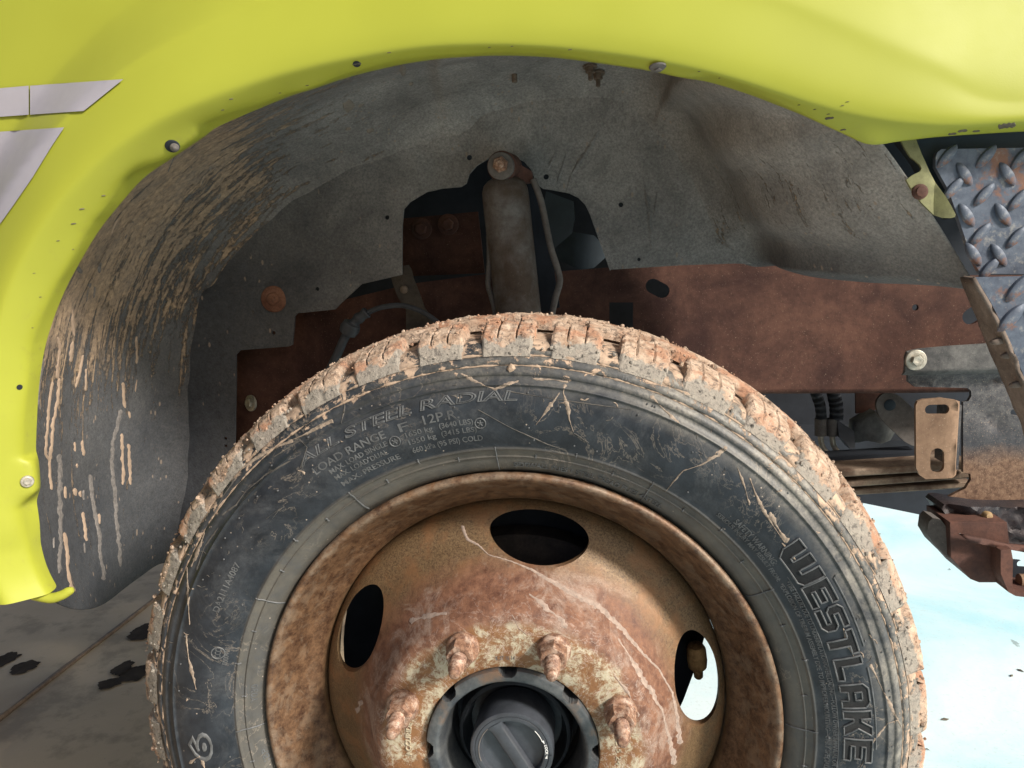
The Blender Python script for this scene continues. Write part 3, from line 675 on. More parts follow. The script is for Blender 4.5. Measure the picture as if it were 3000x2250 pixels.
# ---------------------------------------------------------------- shock absorber
shock = empty('shock_absorber', tuple(at(1515, 905, .28)), truck)
SY = .275
st = at(1478, 545, SY); sb = at(1523, 960, SY); ax = (sb-st).normalized()
L = (sb-st).length
prof = [(0.0, -.013), (.012, -.012), (.020, -.008), (.0265, -.002), (.0290, .006), (.0295, .02), (.0295, L*.5), (.0295, L+.05), (.02, L+.06)]
prof = [prof[0]]+[(r, h) for r, h in prof[1:]]
V, F = axial(prof, st, ax, 48); 
def kid(o, parent): o.parent = parent; o.matrix_parent_inverse = Matrix.Translation(-Vector(parent['wloc'])); return o
kid(obj('shock_tube', mesh(V, F), SHOCK), shock)
eye = at(1470, 487, SY-.02); mb = MB()
mb.add(*axial([(.0185, -.035), (.0185, .0), (.0165, .001)], eye, (-.12, -1, -.05), 32)); kid(obj('shock_eye', mb.mesh(), DARKR), shock)
mb = MB(); mb.add(*axial([(.0165, .001), (.0165, .006), (.0160, .007), (.0105, .0078)], eye, (-.12, -1, -.05), 32)); kid(obj('washer', mb.mesh(), GREYM), shock)
mb = MB(); e2 = eye+Vector((0, -.0068, .001)); mb.add(*axial([(.0098, 0), (.0098, .006), (.0085, .0075), (.006, .0075)], e2, (-.12, -1, -.05), 6)); mb.add(*axial([(.0055, .006), (.0055, .011), (.004, .012), (0, .0122)], e2, (-.12, -1, -.05), 14)); kid(obj('hex_nut', mb.mesh(), NUT, angle=30), shock)
bk = plate(xz([(1498,462),(1540,480),(1560,520),(1572,560),(1600,640),(1640,900),(1560,930),(1540,560),(1500,535)], SY+.045), [], SY+.045, .004, .012, lambda x, z: .004*mn.noise(Vector((x*30, z*30, 0))))
kid(obj('shock_bracket', bk, DARK), shock)
bk = plate(xz([(1496,500),(1520,480),(1556,500),(1562,530),(1530,536),(1505,525)], SY), [], SY, .02, .01, lambda x, z: .005*math.sin(x*90)); kid(obj('bracket_ear', bk, DARKR), shock)
mb = MB(); mb.tube(spline([at(1562,525,SY+.0), at(1585,590,SY), at(1600,660,SY), at(1615,730,SY), at(1634,790,SY), at(1640,825,SY), at(1628,870,SY), at(1615,930,SY)], 8), .0042, 10); kid(obj('brake_line', mb.mesh(), GREYM), shock)
mb = MB(); mb.tube(spline([at(1432,690,SY-.004), at(1434,760,SY-.006), at(1430,830,SY-.006), at(1440,870,SY-.006), at(1450,910,SY-.004), at(1455,960,SY)], 8), .0036, 10); kid(obj('brake_line', mb.mesh(), GREYM), shock)
# brake hose bracket and hose on the left
bh = empty('hose_bracket', tuple(at(1220, 930, .36)), truck)
q = plate(xz([(1141,785),(1200,776),(1208,790),(1212,815),(1240,900),(1275,950),(1190,970),(1186,905),(1163,872),(1150,830)], .36), holes_of([(1173,790,6)], .36), .36, .003, .01, lambda x, z: .006*math.sin(z*50)); kid(bevel(obj('bracket_strap', q, m_rust('strap_rust', (.05, .04, .033), (.10, .085, .07), (.2, .17, .14), 20, .4)), .0006), bh)
mb = MB(); p = at(1184, 848, .36); mb.add(*axial([(.006, 0), (.0055, .006), (.003, .007), (0, .007)], p, (.2, -1, 0), 14)); kid(obj('rivet', mb.mesh(), DULLB), bh)
mb = MB(); mb.tube(spline([at(1290,950,.33), at(1240,915,.33), at(1180,895,.33), at(1120,900,.33), at(1080,915,.33), at(1060,930,.33)], 8), .0036, 10); kid(obj('brake_hose', mb.mesh(), HOSE), bh)
mb = MB(); mb.tube(spline([at(1076,914,.33), at(1045,938,.33), at(1028,960,.33)], 6), lambda t: .0075+.001*math.sin(t*20), 12); mb.add(*axial([(.012, -.008), (.014, 0), (.012, .008), (.004, .010)], at(1025, 962, .33), (.5, -.1, .8), 16)); kid(obj('hose_sleeve', mb.mesh(), HOSE), bh)
mb = MB(); mb.tube(spline([at(1020,970,.33), at(1005,1000,.33), at(985,1045,.33), at(965,1085,.33)], 8), .0062, 10); kid(obj('brake_hose', mb.mesh(), HOSE), bh)
washer_bolt(735, 1181, None, truck, .0125, ZINC, 'rail_bolt', RY-.003, d=(-.5, -1, .1))
# ---------------------------------------------------------------- cab mount bracket on the right
def m_mount():
    n = NT('mount_rust'); x, y, z = n.sep(); q = n.math('ADD', z, n.math('MULTIPLY', n.noise(9, 6, .6), .06)); g = n.noise(150, 9, .78)
    zt = at(2900, 1290, .33).z
    top = n.mix(n.ramp(g, (.38, 0), (.62, 1)), (.045, .046, .054), (.125, .122, .122)); low = n.mix(n.ramp(g, (.38, 0), (.62, 1)), (.085, .045, .030), (.23, .145, .095))
    dk = n.mix(.6, top, (.03, .035, .045)); c = n.mix(n.mr(q, zt-.012, zt+.02), low, dk); c = n.mix(n.mr(q, zt+.03, zt+.06), c, top)
    sp = n.ramp(n.noise(600, 4, .6), (.62, 0), (.68, .6)); c = n.mix(sp, c, (.36, .27, .2))
    return n.done(c, .75, 0, n.bump(g, .6, .001), .3)
MOUNT = m_mount(); ARM = m_rust('arm_steel', (.060, .060, .062), (.155, .150, .145), (.27, .25, .23), 30, .5)
CM = empty('cab_mount', tuple(at(2900, 1530, .33)), truck); MY = .33
arm = [(2652,1045),(2658,1030),(2692,1022),(2780,1014),(2904,1006),(3120,1000),(3120,1102),(2652,1102)]
kid(bevel(obj('mount_arm', plate(xz(arm, MY-.006), holes_of([], MY), MY-.006, .005, .004, lambda x, z: .012*max(0, (at(2700, 1085, MY).z-z)/.008)**1.3), ARM), .002, 3), CM)
body = [(2652,1092),(3120,1092),(3120,1560),(2900,1560),(2800,1530),(2770,1512),(2754,1480),(2770,1460),(2830,1430),(2845,1405),(2843,1388),(2822,1384),(2822,1178),(2838,1175),(2846,1160),(2845,1145),(2836,1137),(2680,1133),(2660,1118)]
kid(bevel(obj('mount_plate', plate(xz(body, MY+.012), [caps((2985,1213),(3010,1215), 9, MY)], MY+.012, .006, .012, lambda x, z: -.010*max(0, math.exp(-((z-at(2800,1092,MY).z)/.006)**2)) + (.005*math.exp(-min((Vector((x, z))-Vector((at(2885,1212,MY).x, at(2885,1212,MY).z)).lerp(Vector((at(2945,1262,MY).x, at(2945,1262,MY).z)), k/8)).length for k in range(9))**2/.0065**2) if x > at(2850,1200,MY).x else 0)), MOUNT), .0015), CM)
washer_bolt(2683, 1055, None, CM, .0135, ZINC, 'flange_bolt', MY-.008, hexk=.55)
tabp = [(2683,1188),(2688,1176),(2704,1170),(2760,1166),(2800,1172),(2822,1180),(2824,1388),(2812,1398),(2770,1402),(2712,1404),(2694,1392),(2684,1372)]
t1 = plate(xz(tabp, .27), [caps((2725,1200),(2766,1199), 14, .27), caps((2746,1332),(2746,1366), 19, .27)], .27, .005, .009, lambda x, z: .012*max(0, (x-at(2800,1200,.27).x)/.01)**1.5)
kid(bevel(obj('slotted_tab', t1, RUSTB), .0012, 3), CM)
mb = MB(); a = at(2824, 1180, .275); b = at(2824, 1388, .275); mb.box((a.x-.003, .280, b.z+.004), (a.x, MY+.012, a.z-.004)); kid(obj('tab_web', mb.mesh(), MOUNT, smooth=False), CM)
# greasy lump and spring hanger below
def lump(pts, Y, amp, thick, mat, name, parent, nfq=18, g=.009, sm=1):
    def D(x, z): return -amp*abs(mn.fractal(Vector((x*nfq, z*nfq*1.6, 3)), 1, 2, 4))
    return kid(obj(name, plate(xz(pts, Y), [], Y, thick, g, D, sm), mat), parent)
lump([(2752,1478),(2800,1470),(2900,1485),(3120,1480),(3120,1625),(2960,1605),(2870,1582),(2800,1560),(2770,1520)], .315, .022, .05, GREASE, 'greasy_casting', CM, g=.005)
mb = MB(); mb.add(*axial([(.0065, 0), (.0062, .005), (.004, .0075), (0, .008)], at(2888, 1511, .30), (.2, -1, .2), 16)); kid(obj('grease_nipple', mb.mesh(), m_flat('tan_grease', (.30, .20, .10), .6)), CM)
hgr = empty('spring_hanger', tuple(at(2850, 1700, .33)), truck)
kid(bevel(obj('hanger_side', plate(xz([(2728,1535),(2738,1521),(2756,1522),(2784,1562),(2788,1634),(2768,1627),(2740,1598),(2724,1568)], .29), [], .29, .03, .01, lambda x, z: -.6*(x-at(2756,1560,.29).x)), GREYM), .003, 3), hgr)
kid(bevel(obj('hanger_box', plate(xz([(2783,1530),(2950,1530),(2962,1640),(2948,1709),(2872,1709),(2845,1698),(2786,1634)], .275), [], .275, .07, .012, lambda x, z: .05*max(0, (at(2860,1680,.275).z-z)/.03)**2*.3), DARKR), .004, 3), hgr)
kid(obj('weld_flange', plate(xz([(2815,1568),(2840,1588),(2900,1600),(3120,1640),(3120,1612),(2960,1598),(2880,1580)], .262), [], .262, .008, .01, lambda x, z: .002*mn.noise(Vector((x*60, z*60, 0)))), DARKR, angle=0), hgr)
kid(bevel(obj('channel_web', plate(xz([(2932,1612),(2962,1608),(2968,1640),(2966,1722),(2984,1736),(3120,1745),(3120,1764),(2975,1746),(2955,1735),(2945,1712),(2932,1680)], .25), [], .25, .05, .01), DARKR), .0015), hgr)
kid(obj('channel_back', plate(xz([(2966,1640),(3120,1655),(3120,1745),(2966,1730)], .30), [caps((2990,1652),(3150,1662), 10, .30)], .30, .004, .02), DARK), hgr)
mb = MB(); mb.tube([at(2985, 1700, .28), at(3160, 1704, .28)], .0085, 16); kid(obj('cross_tube', mb.mesh(), RUSTB), hgr)
# leaf springs
LS = empty('leaf_spring', tuple(at(2600, 1400, .42)), truck)
for (y0, y1, Y) in [((1386, 1370), 24, .40), ((1420, 1398), 22, .41), ((1444, 1426), 20, .42)]:
    a = at(2250, y0[0]+14, Y); b = at(2845, y0[1]-8, Y); h = .5*y1/FPX*(Y-CP.y)
    mb = MB(); V = []; n = 14
    for i in range(n):
        t = i/(n-1); p = a.lerp(b, t); 
        V += [(p.x, Y, p.z+h*.8), (p.x, Y-.002, p.z+h*.5), (p.x, Y-.002, p.z-h*.7), (p.x, Y, p.z-h), (p.x, Y+.08, p.z-h), (p.x, Y+.08, p.z+h*.8), (p.x, Y, p.z+h*.8)]
    mb.add(V, grid_faces(n, 7)); mb.F.append(tuple(range((n-1)*7, n*7-1))); kid(bevel(obj('spring_leaf', mb.mesh(), m_rust('leaf_rust', (.13, .08, .055), (.28, .21, .155), (.42, .34, .27), 30, .4) if y0[0] == 1386 else bpy.data.materials['leaf_rust'], angle=30), .0008), LS)
mb = MB(); a = at(2320, 1366, .45); b = at(2690, 1344, .45); mb.add([(a.x, .45, a.z+.010), (b.x, .45, b.z+.010), (b.x, .45, b.z-.012), (a.x, .45, a.z-.012), (a.x, .49, a.z+.010), (b.x, .49, b.z+.010), (b.x, .49, b.z-.012), (a.x, .49, a.z-.012)], [(0, 1, 2, 3), (0, 4, 5, 1), (3, 2, 6, 7), (1, 5, 6, 2)]); kid(obj('spring_leaf', mb.mesh(), DARK, smooth=False), LS)
# cross member and gearbox
mb = MB(); Y = .62
q = [at(2300, 1425, Y), at(2870, 1395, Y), at(2870, 1540, Y), at(2760, 1521, Y), at(2530, 1474, Y), at(2300, 1425, Y)]
obj('cross_member', plate(xz([(2200,1290),(2900,1290),(2900,1545),(2760,1521),(2530,1474),(2300,1425)], Y), [], Y, .30, .05), DARK, truck)
obj('transmission_case', plate(xz([(1300,1000),(3300,1000),(3300,1420),(2900,1425),(2400,1410),(1300,1300)], .75), [], .75, .03, .08, lambda x, z: .02*mn.noise(Vector((x*8, z*8, 0)))), DARK, truck)
# hoses, castings between rail and springs
HS = empty('coolant_hoses', tuple(at(2430, 1275, .5)), truck)
for pts, r in (([(2378,1090),(2390,1150),(2403,1190),(2406,1230)], .0078), ([(2438,1090),(2442,1150),(2450,1190),(2450,1228)], .0098)):
    P = spline([at(x, y, .50) for x, y in pts], 30); mb = MB(); mb.tube(P, lambda t, r=r: r*(1+.09*math.sin(t*260)), 16); kid(obj('ribbed_hose', mb.mesh(), HOSE), HS)
for x in (2404, 2438):
    mb = MB(); mb.tube([at(x, 1226, .50), at(x, 1240, .50), at(x, 1254, .50), at(x, 1276, .50)], .0088, 16); kid(obj('hose_fitting', mb.mesh(), GREYM), HS)
    mb = MB(); P = spline([at(x, 1270, .50), at(x+4, 1305, .50), at(x+25, 1330, .50), at(x+60, 1336, .50), at(2548, 1322, .50)], 8); mb.tube(P, .0042, 12); kid(obj('steel_pipe', mb.mesh(), ZINC), HS)
EAR = [(2566,1186),(2573,1164),(2590,1152),(2610,1150),(2634,1158),(2660,1182),(2700,1222),(2700,1312),(2660,1302),(2625,1270),(2590,1238),(2572,1212)]
obj('lifting_ear', plate(xz(EAR, .46), [], .46, .006, .02, None, 1), GREYM, truck)
mb = MB(); mb.add(*axial([(.0085, 0), (.0080, .0004), (.001, .0004)], at(2607, 1187, .459), (0, -1, 0), 20)); obj('ear_hole', mb.mesh(), TEAL, truck)
CAST = m_rust('cast_alloy', (.12, .125, .125), (.24, .24, .235), (.3, .3, .3), 18, .2)
obj('clamp_casting', plate(xz([(2563,1204),(2530,1222),(2507,1240),(2500,1302),(2520,1297),(2536,1288),(2560,1292),(2576,1298),(2612,1292),(2624,1268),(2600,1240),(2578,1222)], .50), [], .50, .03, .008, lambda x, z: .012*math.sin(x*70)+.006*math.sin(z*90)), CAST, truck, angle=60)
obj('rubber_boot', plate(xz([(2455,1232),(2500,1262),(2500,1308),(2486,1312),(2466,1285),(2455,1278)], .49), [], .49, .03, .01, lambda x, z: -.01*math.cos(z*40)), BLACK, truck)
obj('rusty_gusset', plate(xz([(2507,1135),(2640,1135),(2560,1204),(2508,1212)], .52), [], .52, .005, .02), DARKR, truck)
# ---------------------------------------------------------------- painted tab, cab corner, side step
TAB = [(2637,408),(2684,408),(2700,450),(2724,500),(2746,533),(2775,580),(2800,628),(2798,636),(2787,639),(2765,638),(2741,628),(2720,612),(2700,594),(2684,572),(2668,550),(2655,527),(2672,514),(2696,502),(2700,494),(2696,484),(2684,472),(2669,461),(2652,436)]
tab = obj('fender_tab', plate(xz(TAB, .012), [], .012, .003, .008, lambda x, z: .004*math.exp(-((x-at(2745,560,.012).x)/.006)**2)), m_flat('shaded_yellow_paint', (.15, .15, .065), .6, 0, .4, 70, .4), truck); bevel(tab, .0008)  # missing shade put into the colour: olive, since sun reaches the tab
TT = BVHTree.FromPolygons([v.co.copy() for v in tab.data.vertices], [tuple(p.vertices) for p in tab.data.polygons])
mb = MB(); p = at(2694, 562, .011); mb.add(*axial([(.0068, 0), (.0066, .002), (.0045, .0034), (.0042, .005), (0, .0055)], p, (0, -1, 0), 18)); fixdepth(obj('rusty_screw', mb.mesh(), DARKR), tab)
obj('sill_panel', plate(xz([(2620,380),(3150,360),(3150,460),(2741,446),(2765,520),(2800,600),(2790,640),(2740,560),(2690,470)], .035), [], .035, .02, .02), TEAL, truck)
step = empty('side_step', tuple(at(2950, 1000, .02)), truck)
UP = [(2741,462),(2746,446),(2758,437),(3150,430),(3150,803),(2873,802),(2845,750),(2812,650),(2778,556),(2741,490)]
PYu = .018
pu = plate(xz(UP, PYu), [], PYu, .006, .015, lambda x, z: .0006*mn.noise(Vector((x*20, z*20, 0)))); kid(bevel(obj('step_plate', pu, DIA), .0012), step)
LOWP = [(2858,812),(3200,806),(3200,1420),(3060,1290),(3010,1130),(2955,990),(2905,890)]
PYl = -.012
kid(bevel(obj('step_plate', plate(xz(LOWP, PYl), [], PYl, .005, .015, lambda x, z: 0), DIA), .001), step)
EB = MB(); e1 = [(2858,812),(2880,850),(2905,890),(2955,990),(3010,1130),(3060,1290)]; e0 = [(2826,808),(2836,836),(2850,880),(2872,922),(2909,1021),(2949,1112),(3000,1229),(3030,1330)]
e1 = resample([(at(x, y, PYl).x, at(x, y, PYl).z) for x, y in e1], .01, False); e0 = resample([(at(x, y, PYl+.03).x, at(x, y, PYl+.03).z) for x, y in e0], .01, False)
n = 30
def pick(L, t): q = t*(len(L)-1); i = min(len(L)-2, int(q)); f = q-i; return (L[i][0]*(1-f)+L[i+1][0]*f, L[i][1]*(1-f)+L[i+1][1]*f)
V = []
for i in range(n):
    t = i/(n-1); a = pick(e1, t); b = pick(e0, t)
    for s in (0, .12, .3, .5, .7, .88, 1):
        x = a[0]+(b[0]-a[0])*s; z = a[1]+(b[1]-a[1])*s; V.append((x+.0015*mn.noise(Vector((i*.4, s*6, 1))), PYl+.03*s**1.6+.002*mn.noise(Vector((i*.5, s*5, 7))), z))
EB.add(V, grid_faces(n, 7)); o = kid(obj('bent_edge', EB.mesh(), m_rust('step_edge_rust', (.10, .075, .06), (.19, .15, .125), (.4, .28, .2), 18, .6), angle=0), step)
m = o.modifiers.new('solid', 'SOLIDIFY'); m.thickness = .004
lugs = {}
def lug(px, py, sgn, Y, k=1.0, rot=None):
    ang = rot if rot is not None else (50 if sgn > 0 else -57); a = math.radians(ang); key = (ang, round(k, 2))
    mat_ = bpy.data.materials['step_edge_rust'] if rot is not None else DIA
    if key not in lugs:
        V = []; n = 12; L = .0125*k; Wd = .0046*k
        for i in range(n+1):
            t = -1+2*i/n; w = Wd*(1-t*t)**.8+.0004
            for s, h in ((-1, .0008), (-.80, -.0018), (-.72, -.0022), (.72, -.0022), (.80, -.0018), (1, .0008)):
                u = t*L; v = s*w; V.append((u*math.cos(a)-v*math.sin(a), h*(1-t**6)+.0006*t**6, u*math.sin(a)+v*math.cos(a)))
        lugs[key] = mesh(V, grid_faces(n+1, 6))
    c = at(px, py, Y); o = bpy.data.objects.new('tread_lug', lugs[key]); COL.objects.link(o); o.location = c
    if not lugs[key].materials: lugs[key].materials.append(mat_); lugs[key].polygons.foreach_set('use_smooth', [True]*len(lugs[key].polygons))
    o.parent = step; o.matrix_parent_inverse = Matrix.Translation(-Vector(step['wloc']))
for px, py, s in [(2775,458,1),(2889,459,1),(2992,462,1),(2825,510,-1),(2951,510,-1),(2883,570,1),(2983,585,1),(2793,552,1),(2832,630,-1),(2938,629,-1),(2872,686,1),(2977,695,1),(2926,747,-1),(2898,786,1),(2852,745,-1),(3060,520,-1),(3060,640,-1),(3040,760,-1)]: lug(px, py, s, PYu-.0004)
for px, py, s in [(2985,842,1),(2962,932,1),(3040,930,-1),(3080,840,-1),(3060,1010,1)]: lug(px, py, s, PYl-.0004, 1.25)
for px, py in [(2925,1000),(2958,1040),(2982,1126)]: lug(px, py, -1, PYl+.004, .62, 8)
# ================================================================= WHEEL
def wk(o): o.parent = wheel; o.matrix_parent_inverse = Matrix.Identity(4); return o
TP = [(.2580,.016),(.2600,.010),(.2622,.006),(.2655,.0005),(.2700,-.0050),(.2765,-.0088),(.2795,-.0100),(.2802,-.0108),(.2808,-.0118),(.2816,-.0118),(.2822,-.0108),(.2830,-.0116),(.2870,-.0132),(.2880,-.0140),(.2888,-.0158),(.2898,-.0164),(.2908,-.0156),(.2916,-.0156),(.296,-.0180),(.303,-.0208),(.311,-.0235),(.320,-.0256),(.330,-.0268),(.340,-.0264),(.348,-.0246),(.3508,-.0238),(.3514,-.0252),(.3524,-.0254),(.3532,-.0230),(.3570,-.0213),(.3600,-.0198),(.3606,-.0210),(.3640,-.0192),(.3672,-.0174),(.3680,-.0152),(.3688,-.0152),(.3696,-.0166),(.3735,-.0140),(.3762,-.0120),(.3770,-.0096),(.3780,-.0096),(.3790,-.0105),(.3830,-.0072),(.3870,-.0030),(.3895,.0015),(.3905,.0060),(.3918,.02),(.3935,.05),(.3945,.085)]
TPf = TP+[(r, .17-y) for r, y in TP[-2:8:-1]]+[(.262,.160),(.258,.150)]
def tyre():
    n = 540; V, F = lathe(TPf, n)
    V = [(x+0, y+(.0007*mn.noise(Vector((x*22, y*22, z*22))) if -.05 < y < .02 and x*x+z*z > .085 else 0), z) for x, y, z in V]
    o = wk(obj('tyre', mesh(V, F), RUBBER, angle=0)); return o, V, F
tyreo, TV, TF = tyre()
SWT = BVHTree.FromPolygons([Vector(v) for v in TV], TF)
def sw_y(r):
    for (r0, y0), (r1, y1) in zip(TP[1:], TP[2:]):
        if r0 <= r <= r1: return y0+(y1-y0)*(r-r0)/(r1-r0)
    return -.01
def ang_of(px, py, Y=-.022): p = at(px, py, Y); return math.degrees(math.atan2(p.z, p.x))
# radial mould ticks across the bead ribs
tk = MB()
for k in range(48):
    a = math.radians(k*7.5+1.5); r0, r1 = ((.2655, .2915) if k % 2 == 0 else (.2800, .2845))
    if k % 4 == 2: r0, r1 = (.2872, .2925)
    P = [(r*math.cos(a+(r-r0)*.1), sw_y(r)-.0004, r*math.sin(a+(r-r0)*.1)) for r in np.linspace(r0, r1, 10)]
    tk.tube(P, .00075, 6)
wk(obj('mould_rib', tk.mesh(), LETTER, kind='stuff'))
# ---------------------------------------------------------------- lettering
def text_mesh(s, outline=False, bold=0.0, bev=.03, ext=.05, res=3):
    c = bpy.data.curves.new('t', 'FONT'); c.body = s; c.size = 1; c.resolution_u = res; c.offset = bold
    if outline: c.fill_mode = 'NONE'; c.bevel_depth = bev; c.bevel_resolution = 1
    else: c.extrude = ext; c.fill_mode = 'BOTH'
    o = bpy.data.objects.new('t', c); COL.objects.link(o); bpy.context.view_layer.update()
    me = bpy.data.meshes.new_from_object(o.evaluated_get(bpy.context.evaluated_depsgraph_get()))
    bpy.data.objects.remove(o); return me
def arc_text(name, s, a0, a1, rc, h, mode='solid', mat=None, surf=sw_y, lift=.0, bold=.0, bev=.035, emb=.0006, label=None, parent=None, skew=0, cap=.72):
    me = text_mesh(s, mode == 'outline', bold, bev, .05)
    xs = [v.co.x for v in me.vertices]; x0, x1 = min(xs), max(xs); sc = h/cap; W_ = math.radians(a0-a1); 
    for v in me.vertices:
        ty = v.co.y*sc; r = rc-h/2+ty; th = math.radians(a0)-(v.co.x-x0+skew*v.co.y)/(x1-x0)*W_
        zz = v.co.z*(emb/.05 if mode == 'solid' else emb/bev)
        v.co = (r*math.cos(th), surf(r)-lift-zz, r*math.sin(th))
    o = obj(name, me, mat or LETTER, angle=40); 
    if label: o['label'] = label
    return wk(o)
T = arc_text; SL = 'sidewall_lettering'
T(SL, 'ALL STEEL RADIAL', 125.2, 87.4, .3422, .0092, 'outline', bev=.036, emb=.0010, label='raised outlined lettering ALL STEEL RADIAL', skew=.15)
T(SL, 'LOAD RANGE', 123.8, 109.8, .3270, .0080, bold=.005)
T(SL, 'F', 107.2, 105.6, .3275, .0085, bold=.005); T(SL, '12P.R.', 102.9, 96.9, .3285, .0088, bold=.005)
T(SL, 'MAX. LOAD SINGLE', 121.6, 110.2, .3178, .0052, bold=.01); T(SL, '1650 kg', 106.6, 101.8, .3190, .0052, bold=.01); T(SL, '(3640 LBS)', 100.6, 94.8, .3195, .0052, bold=.01)
T(SL, 'MAX. LOAD DUAL', 121.6, 110.8, .3100, .0052, bold=.01); T(SL, '1550 kg', 106.6, 101.6, .3112, .0052, bold=.01); T(SL, '(3415 LBS)', 100.6, 94.4, .3115, .0052, bold=.01)
T(SL, 'MAX. PRESSURE', 121.4, 109.2, .3015, .0054, bold=.01); T(SL, '660 kPa (95 PSI) COLD', 106.6, 93.6, .3022, .0056, bold=.01)
T(SL, 'SIDEWALL PLIES 1 STEEL TREAD PLIES 4 STEEL', 88.4, 57.4, .2722, .0050, bold=.012, emb=.0010)
T(SL, 'TWI', ang_of(1832,1075), ang_of(1862,1082), .3725, .0050, bold=.0)
T(SL, 'SAFETY WARNING:', 46.3, 35.9, .3062, .0058, bold=.012); T(SL, 'SERIOUS INJURY MAY RESULT FROM:', 49.2, 32.8, .2998, .0042, bold=.012)
T(SL, "*TIRE FAILURE DUE TO UNDERINFLATION/OVERLOADING\u2014FOLLOW OWNER'S MANUAL OR TIRE PLACARD", 32.2, -10, .3058, .0042, bold=.01)
T(SL, "*EXPLOSION OF TIRE/RIM ASSEMBLY DUE TO IMPROPER MOUNTING\u2014ONLY SPECIALLY TRAINED", 32.2, -10, .2995, .0042, bold=.01)
T(SL, 'F000410', ang_of(660,1950), ang_of(668,1902), .3015, .0048, bold=.01)
T(SL, 'CCC', ang_of(634,1930,-.025), ang_of(638,1903,-.025), .3095, .0058, bold=.01)
T(SL, 'DA2111A4087', ang_of(646,1798,-.026), ang_of(697,1652,-.026), .3215, .0066, bold=.004, emb=.0004)
T(SL, 'Y030', ang_of(745,2062,-.01), ang_of(748,2010,-.01), .2735, .0060, bold=.01, emb=.0005)
T(SL, 'JBP', ang_of(772,2240,-.008), ang_of(768,2198,-.008), .2700, .0052, bold=.01, emb=.0005)
T(SL, '6', ang_of(600,2232,-.026), ang_of(590,2146,-.026), .3265, .0190, 'outline', bev=.05, emb=.0010, bold=.06)
# stylised brand letters, drawn as polygons (x along reading direction, y outward, unit height)
GL = {
 'W': [(0,1),(.30,1),(.30,.30),(.42,.30),(.42,1),(.68,1),(.68,.30),(.80,.30),(.80,1),(1.08,1),(1.08,.16),(.96,0),(.16,0),(0,.3)],
 'E': [(0,0),(.82,0),(.82,.24),(.26,.24),(.26,.38),(.72,.38),(.72,.62),(.26,.62),(.26,.76),(.82,.76),(.82,1),(0,1)],
 'S': [(0,.0),(.66,0),(.84,.16),(.84,.46),(.70,.60),(.28,.60),(.28,.77),(.80,.77),(.80,1),(.16,1),(0,.86),(0,.54),(.14,.40),(.57,.40),(.57,.23),(0,.23)],
 'T': [(.28,0),(.56,0),(.56,.74),(.84,.74),(.84,1),(0,1),(0,.74),(.28,.74)],
 'L': [(0,0),(.80,0),(.80,.25),(.28,.25),(.28,1),(0,1)],
 'A': [(0,0),(.26,0),(.26,.26),(.58,.26),(.58,0),(.84,0),(.84,.82),(.66,1),(.18,1),(0,.82)],
 'K': [(0,0),(.27,0),(.27,.34),(.36,.36),(.56,0),(.88,0),(.60,.50),(.86,1),(.56,1),(.36,.64),(.27,.62),(.27,1),(0,1)]}
GH = {'A': [[(.28,.50),(.56,.50),(.56,.74),(.28,.74)]]}
HATCH = NT('hatched_rubber'); 
def _h():
    n = HATCH; uv = n.uv(); w = n.t.nodes.new('ShaderNodeTexWave'); w.inputs['Scale'].default_value = 26; w.bands_direction = 'X'; n.L(uv, w.inputs['Vector'])
    return n.done(n.mix(n.noise(60, 5, .6), (.012, .014, .018), (.05, .052, .055)), .55, 0, n.bump(w.outputs[1], 1.0, .0008), .4)
HM = _h()
def glyph(ch, a0, a1, r0, h):
    def M(x, y, z): 
        th = math.radians(a0+(a1-a0)*x/.86); r = r0+h*y; return (r*math.cos(th), sw_y(r)-z, r*math.sin(th))
    outs = [GL[ch]]+GH.get(ch, [])
    mb = MB()
    for lp in outs:
        P = resample(lp, .06); mb.tube([M(x, y, .0008) for x, y in P], .00085, 6, closed=True)
    wk(obj('brand_letter', mb.mesh(), LETTER))
    me = half_front(plate(outs[0], outs[1:], 0, .001, .08)); UVs = [(v.co.x, v.co.z) for v in me.vertices]
    for v in me.vertices: v.co = M(v.co.x, v.co.z, .0006)
    u = me.uv_layers.new(name='UVMap')
    for l in me.loops: u.data[l.index].uv = UVs[l.vertex_index]
    wk(obj('brand_letter_face', me, HM, smooth=False))
CA = {}
for ch, i, px, py, w in [('W',0,2348,1648,7.2),('E',1,2415,1735,4.4),('S',2,2450,1808,4.2),('T',3,2485,1880,4.2),('L',4,2508,1958,4.2),('A',5,2519,2038,4.3),('K',6,2530,2118,4.4),('E',7,2528,2200,4.2)]:
    a = ang_of(px, py, -.026); ww = w*1.0; glyph(ch, a+ww/2, a-ww/2 if ch != 'W' else a-ww/2+ww*.2, .3125, .0245)
def arcline(name, a0, a1, r, rad, mat, wob=0, n=None, off=.0003, kind=None):
    n = n or int(abs(a0-a1)*2)+2
    P = [(r*math.cos(math.radians(a)), sw_y(r)-off, r*math.sin(math.radians(a))) for a in np.linspace(a0, a1, n)]; mb = MB(); mb.tube(P, rad, 6); return mb
mb = arcline('', 29.5, 17.5, .3425, .0008, LETTER); mb2 = arcline('', 14, 0, .3405, .0008, LETTER); mb.add(mb2.V, mb2.F)
for r in (.3080,): q = arcline('', 33, -12, r, .0004, LETTER); mb.add(q.V, q.F)
wk(obj('frame_line', mb.mesh(), LETTER))
def ring_at(px, py, r, rad, Y=-.025):
    p = at(px, py, Y); c = (p.x, p.z); P = []
    for k in range(28):
        a = 2*PI*k/28; x = c[0]+r*math.cos(a); z = c[1]+r*math.sin(a); P.append((x, sw_y(math.hypot(x, z))-.0004, z))
    m = MB(); m.tube(P, rad, 6, closed=True); return m, c
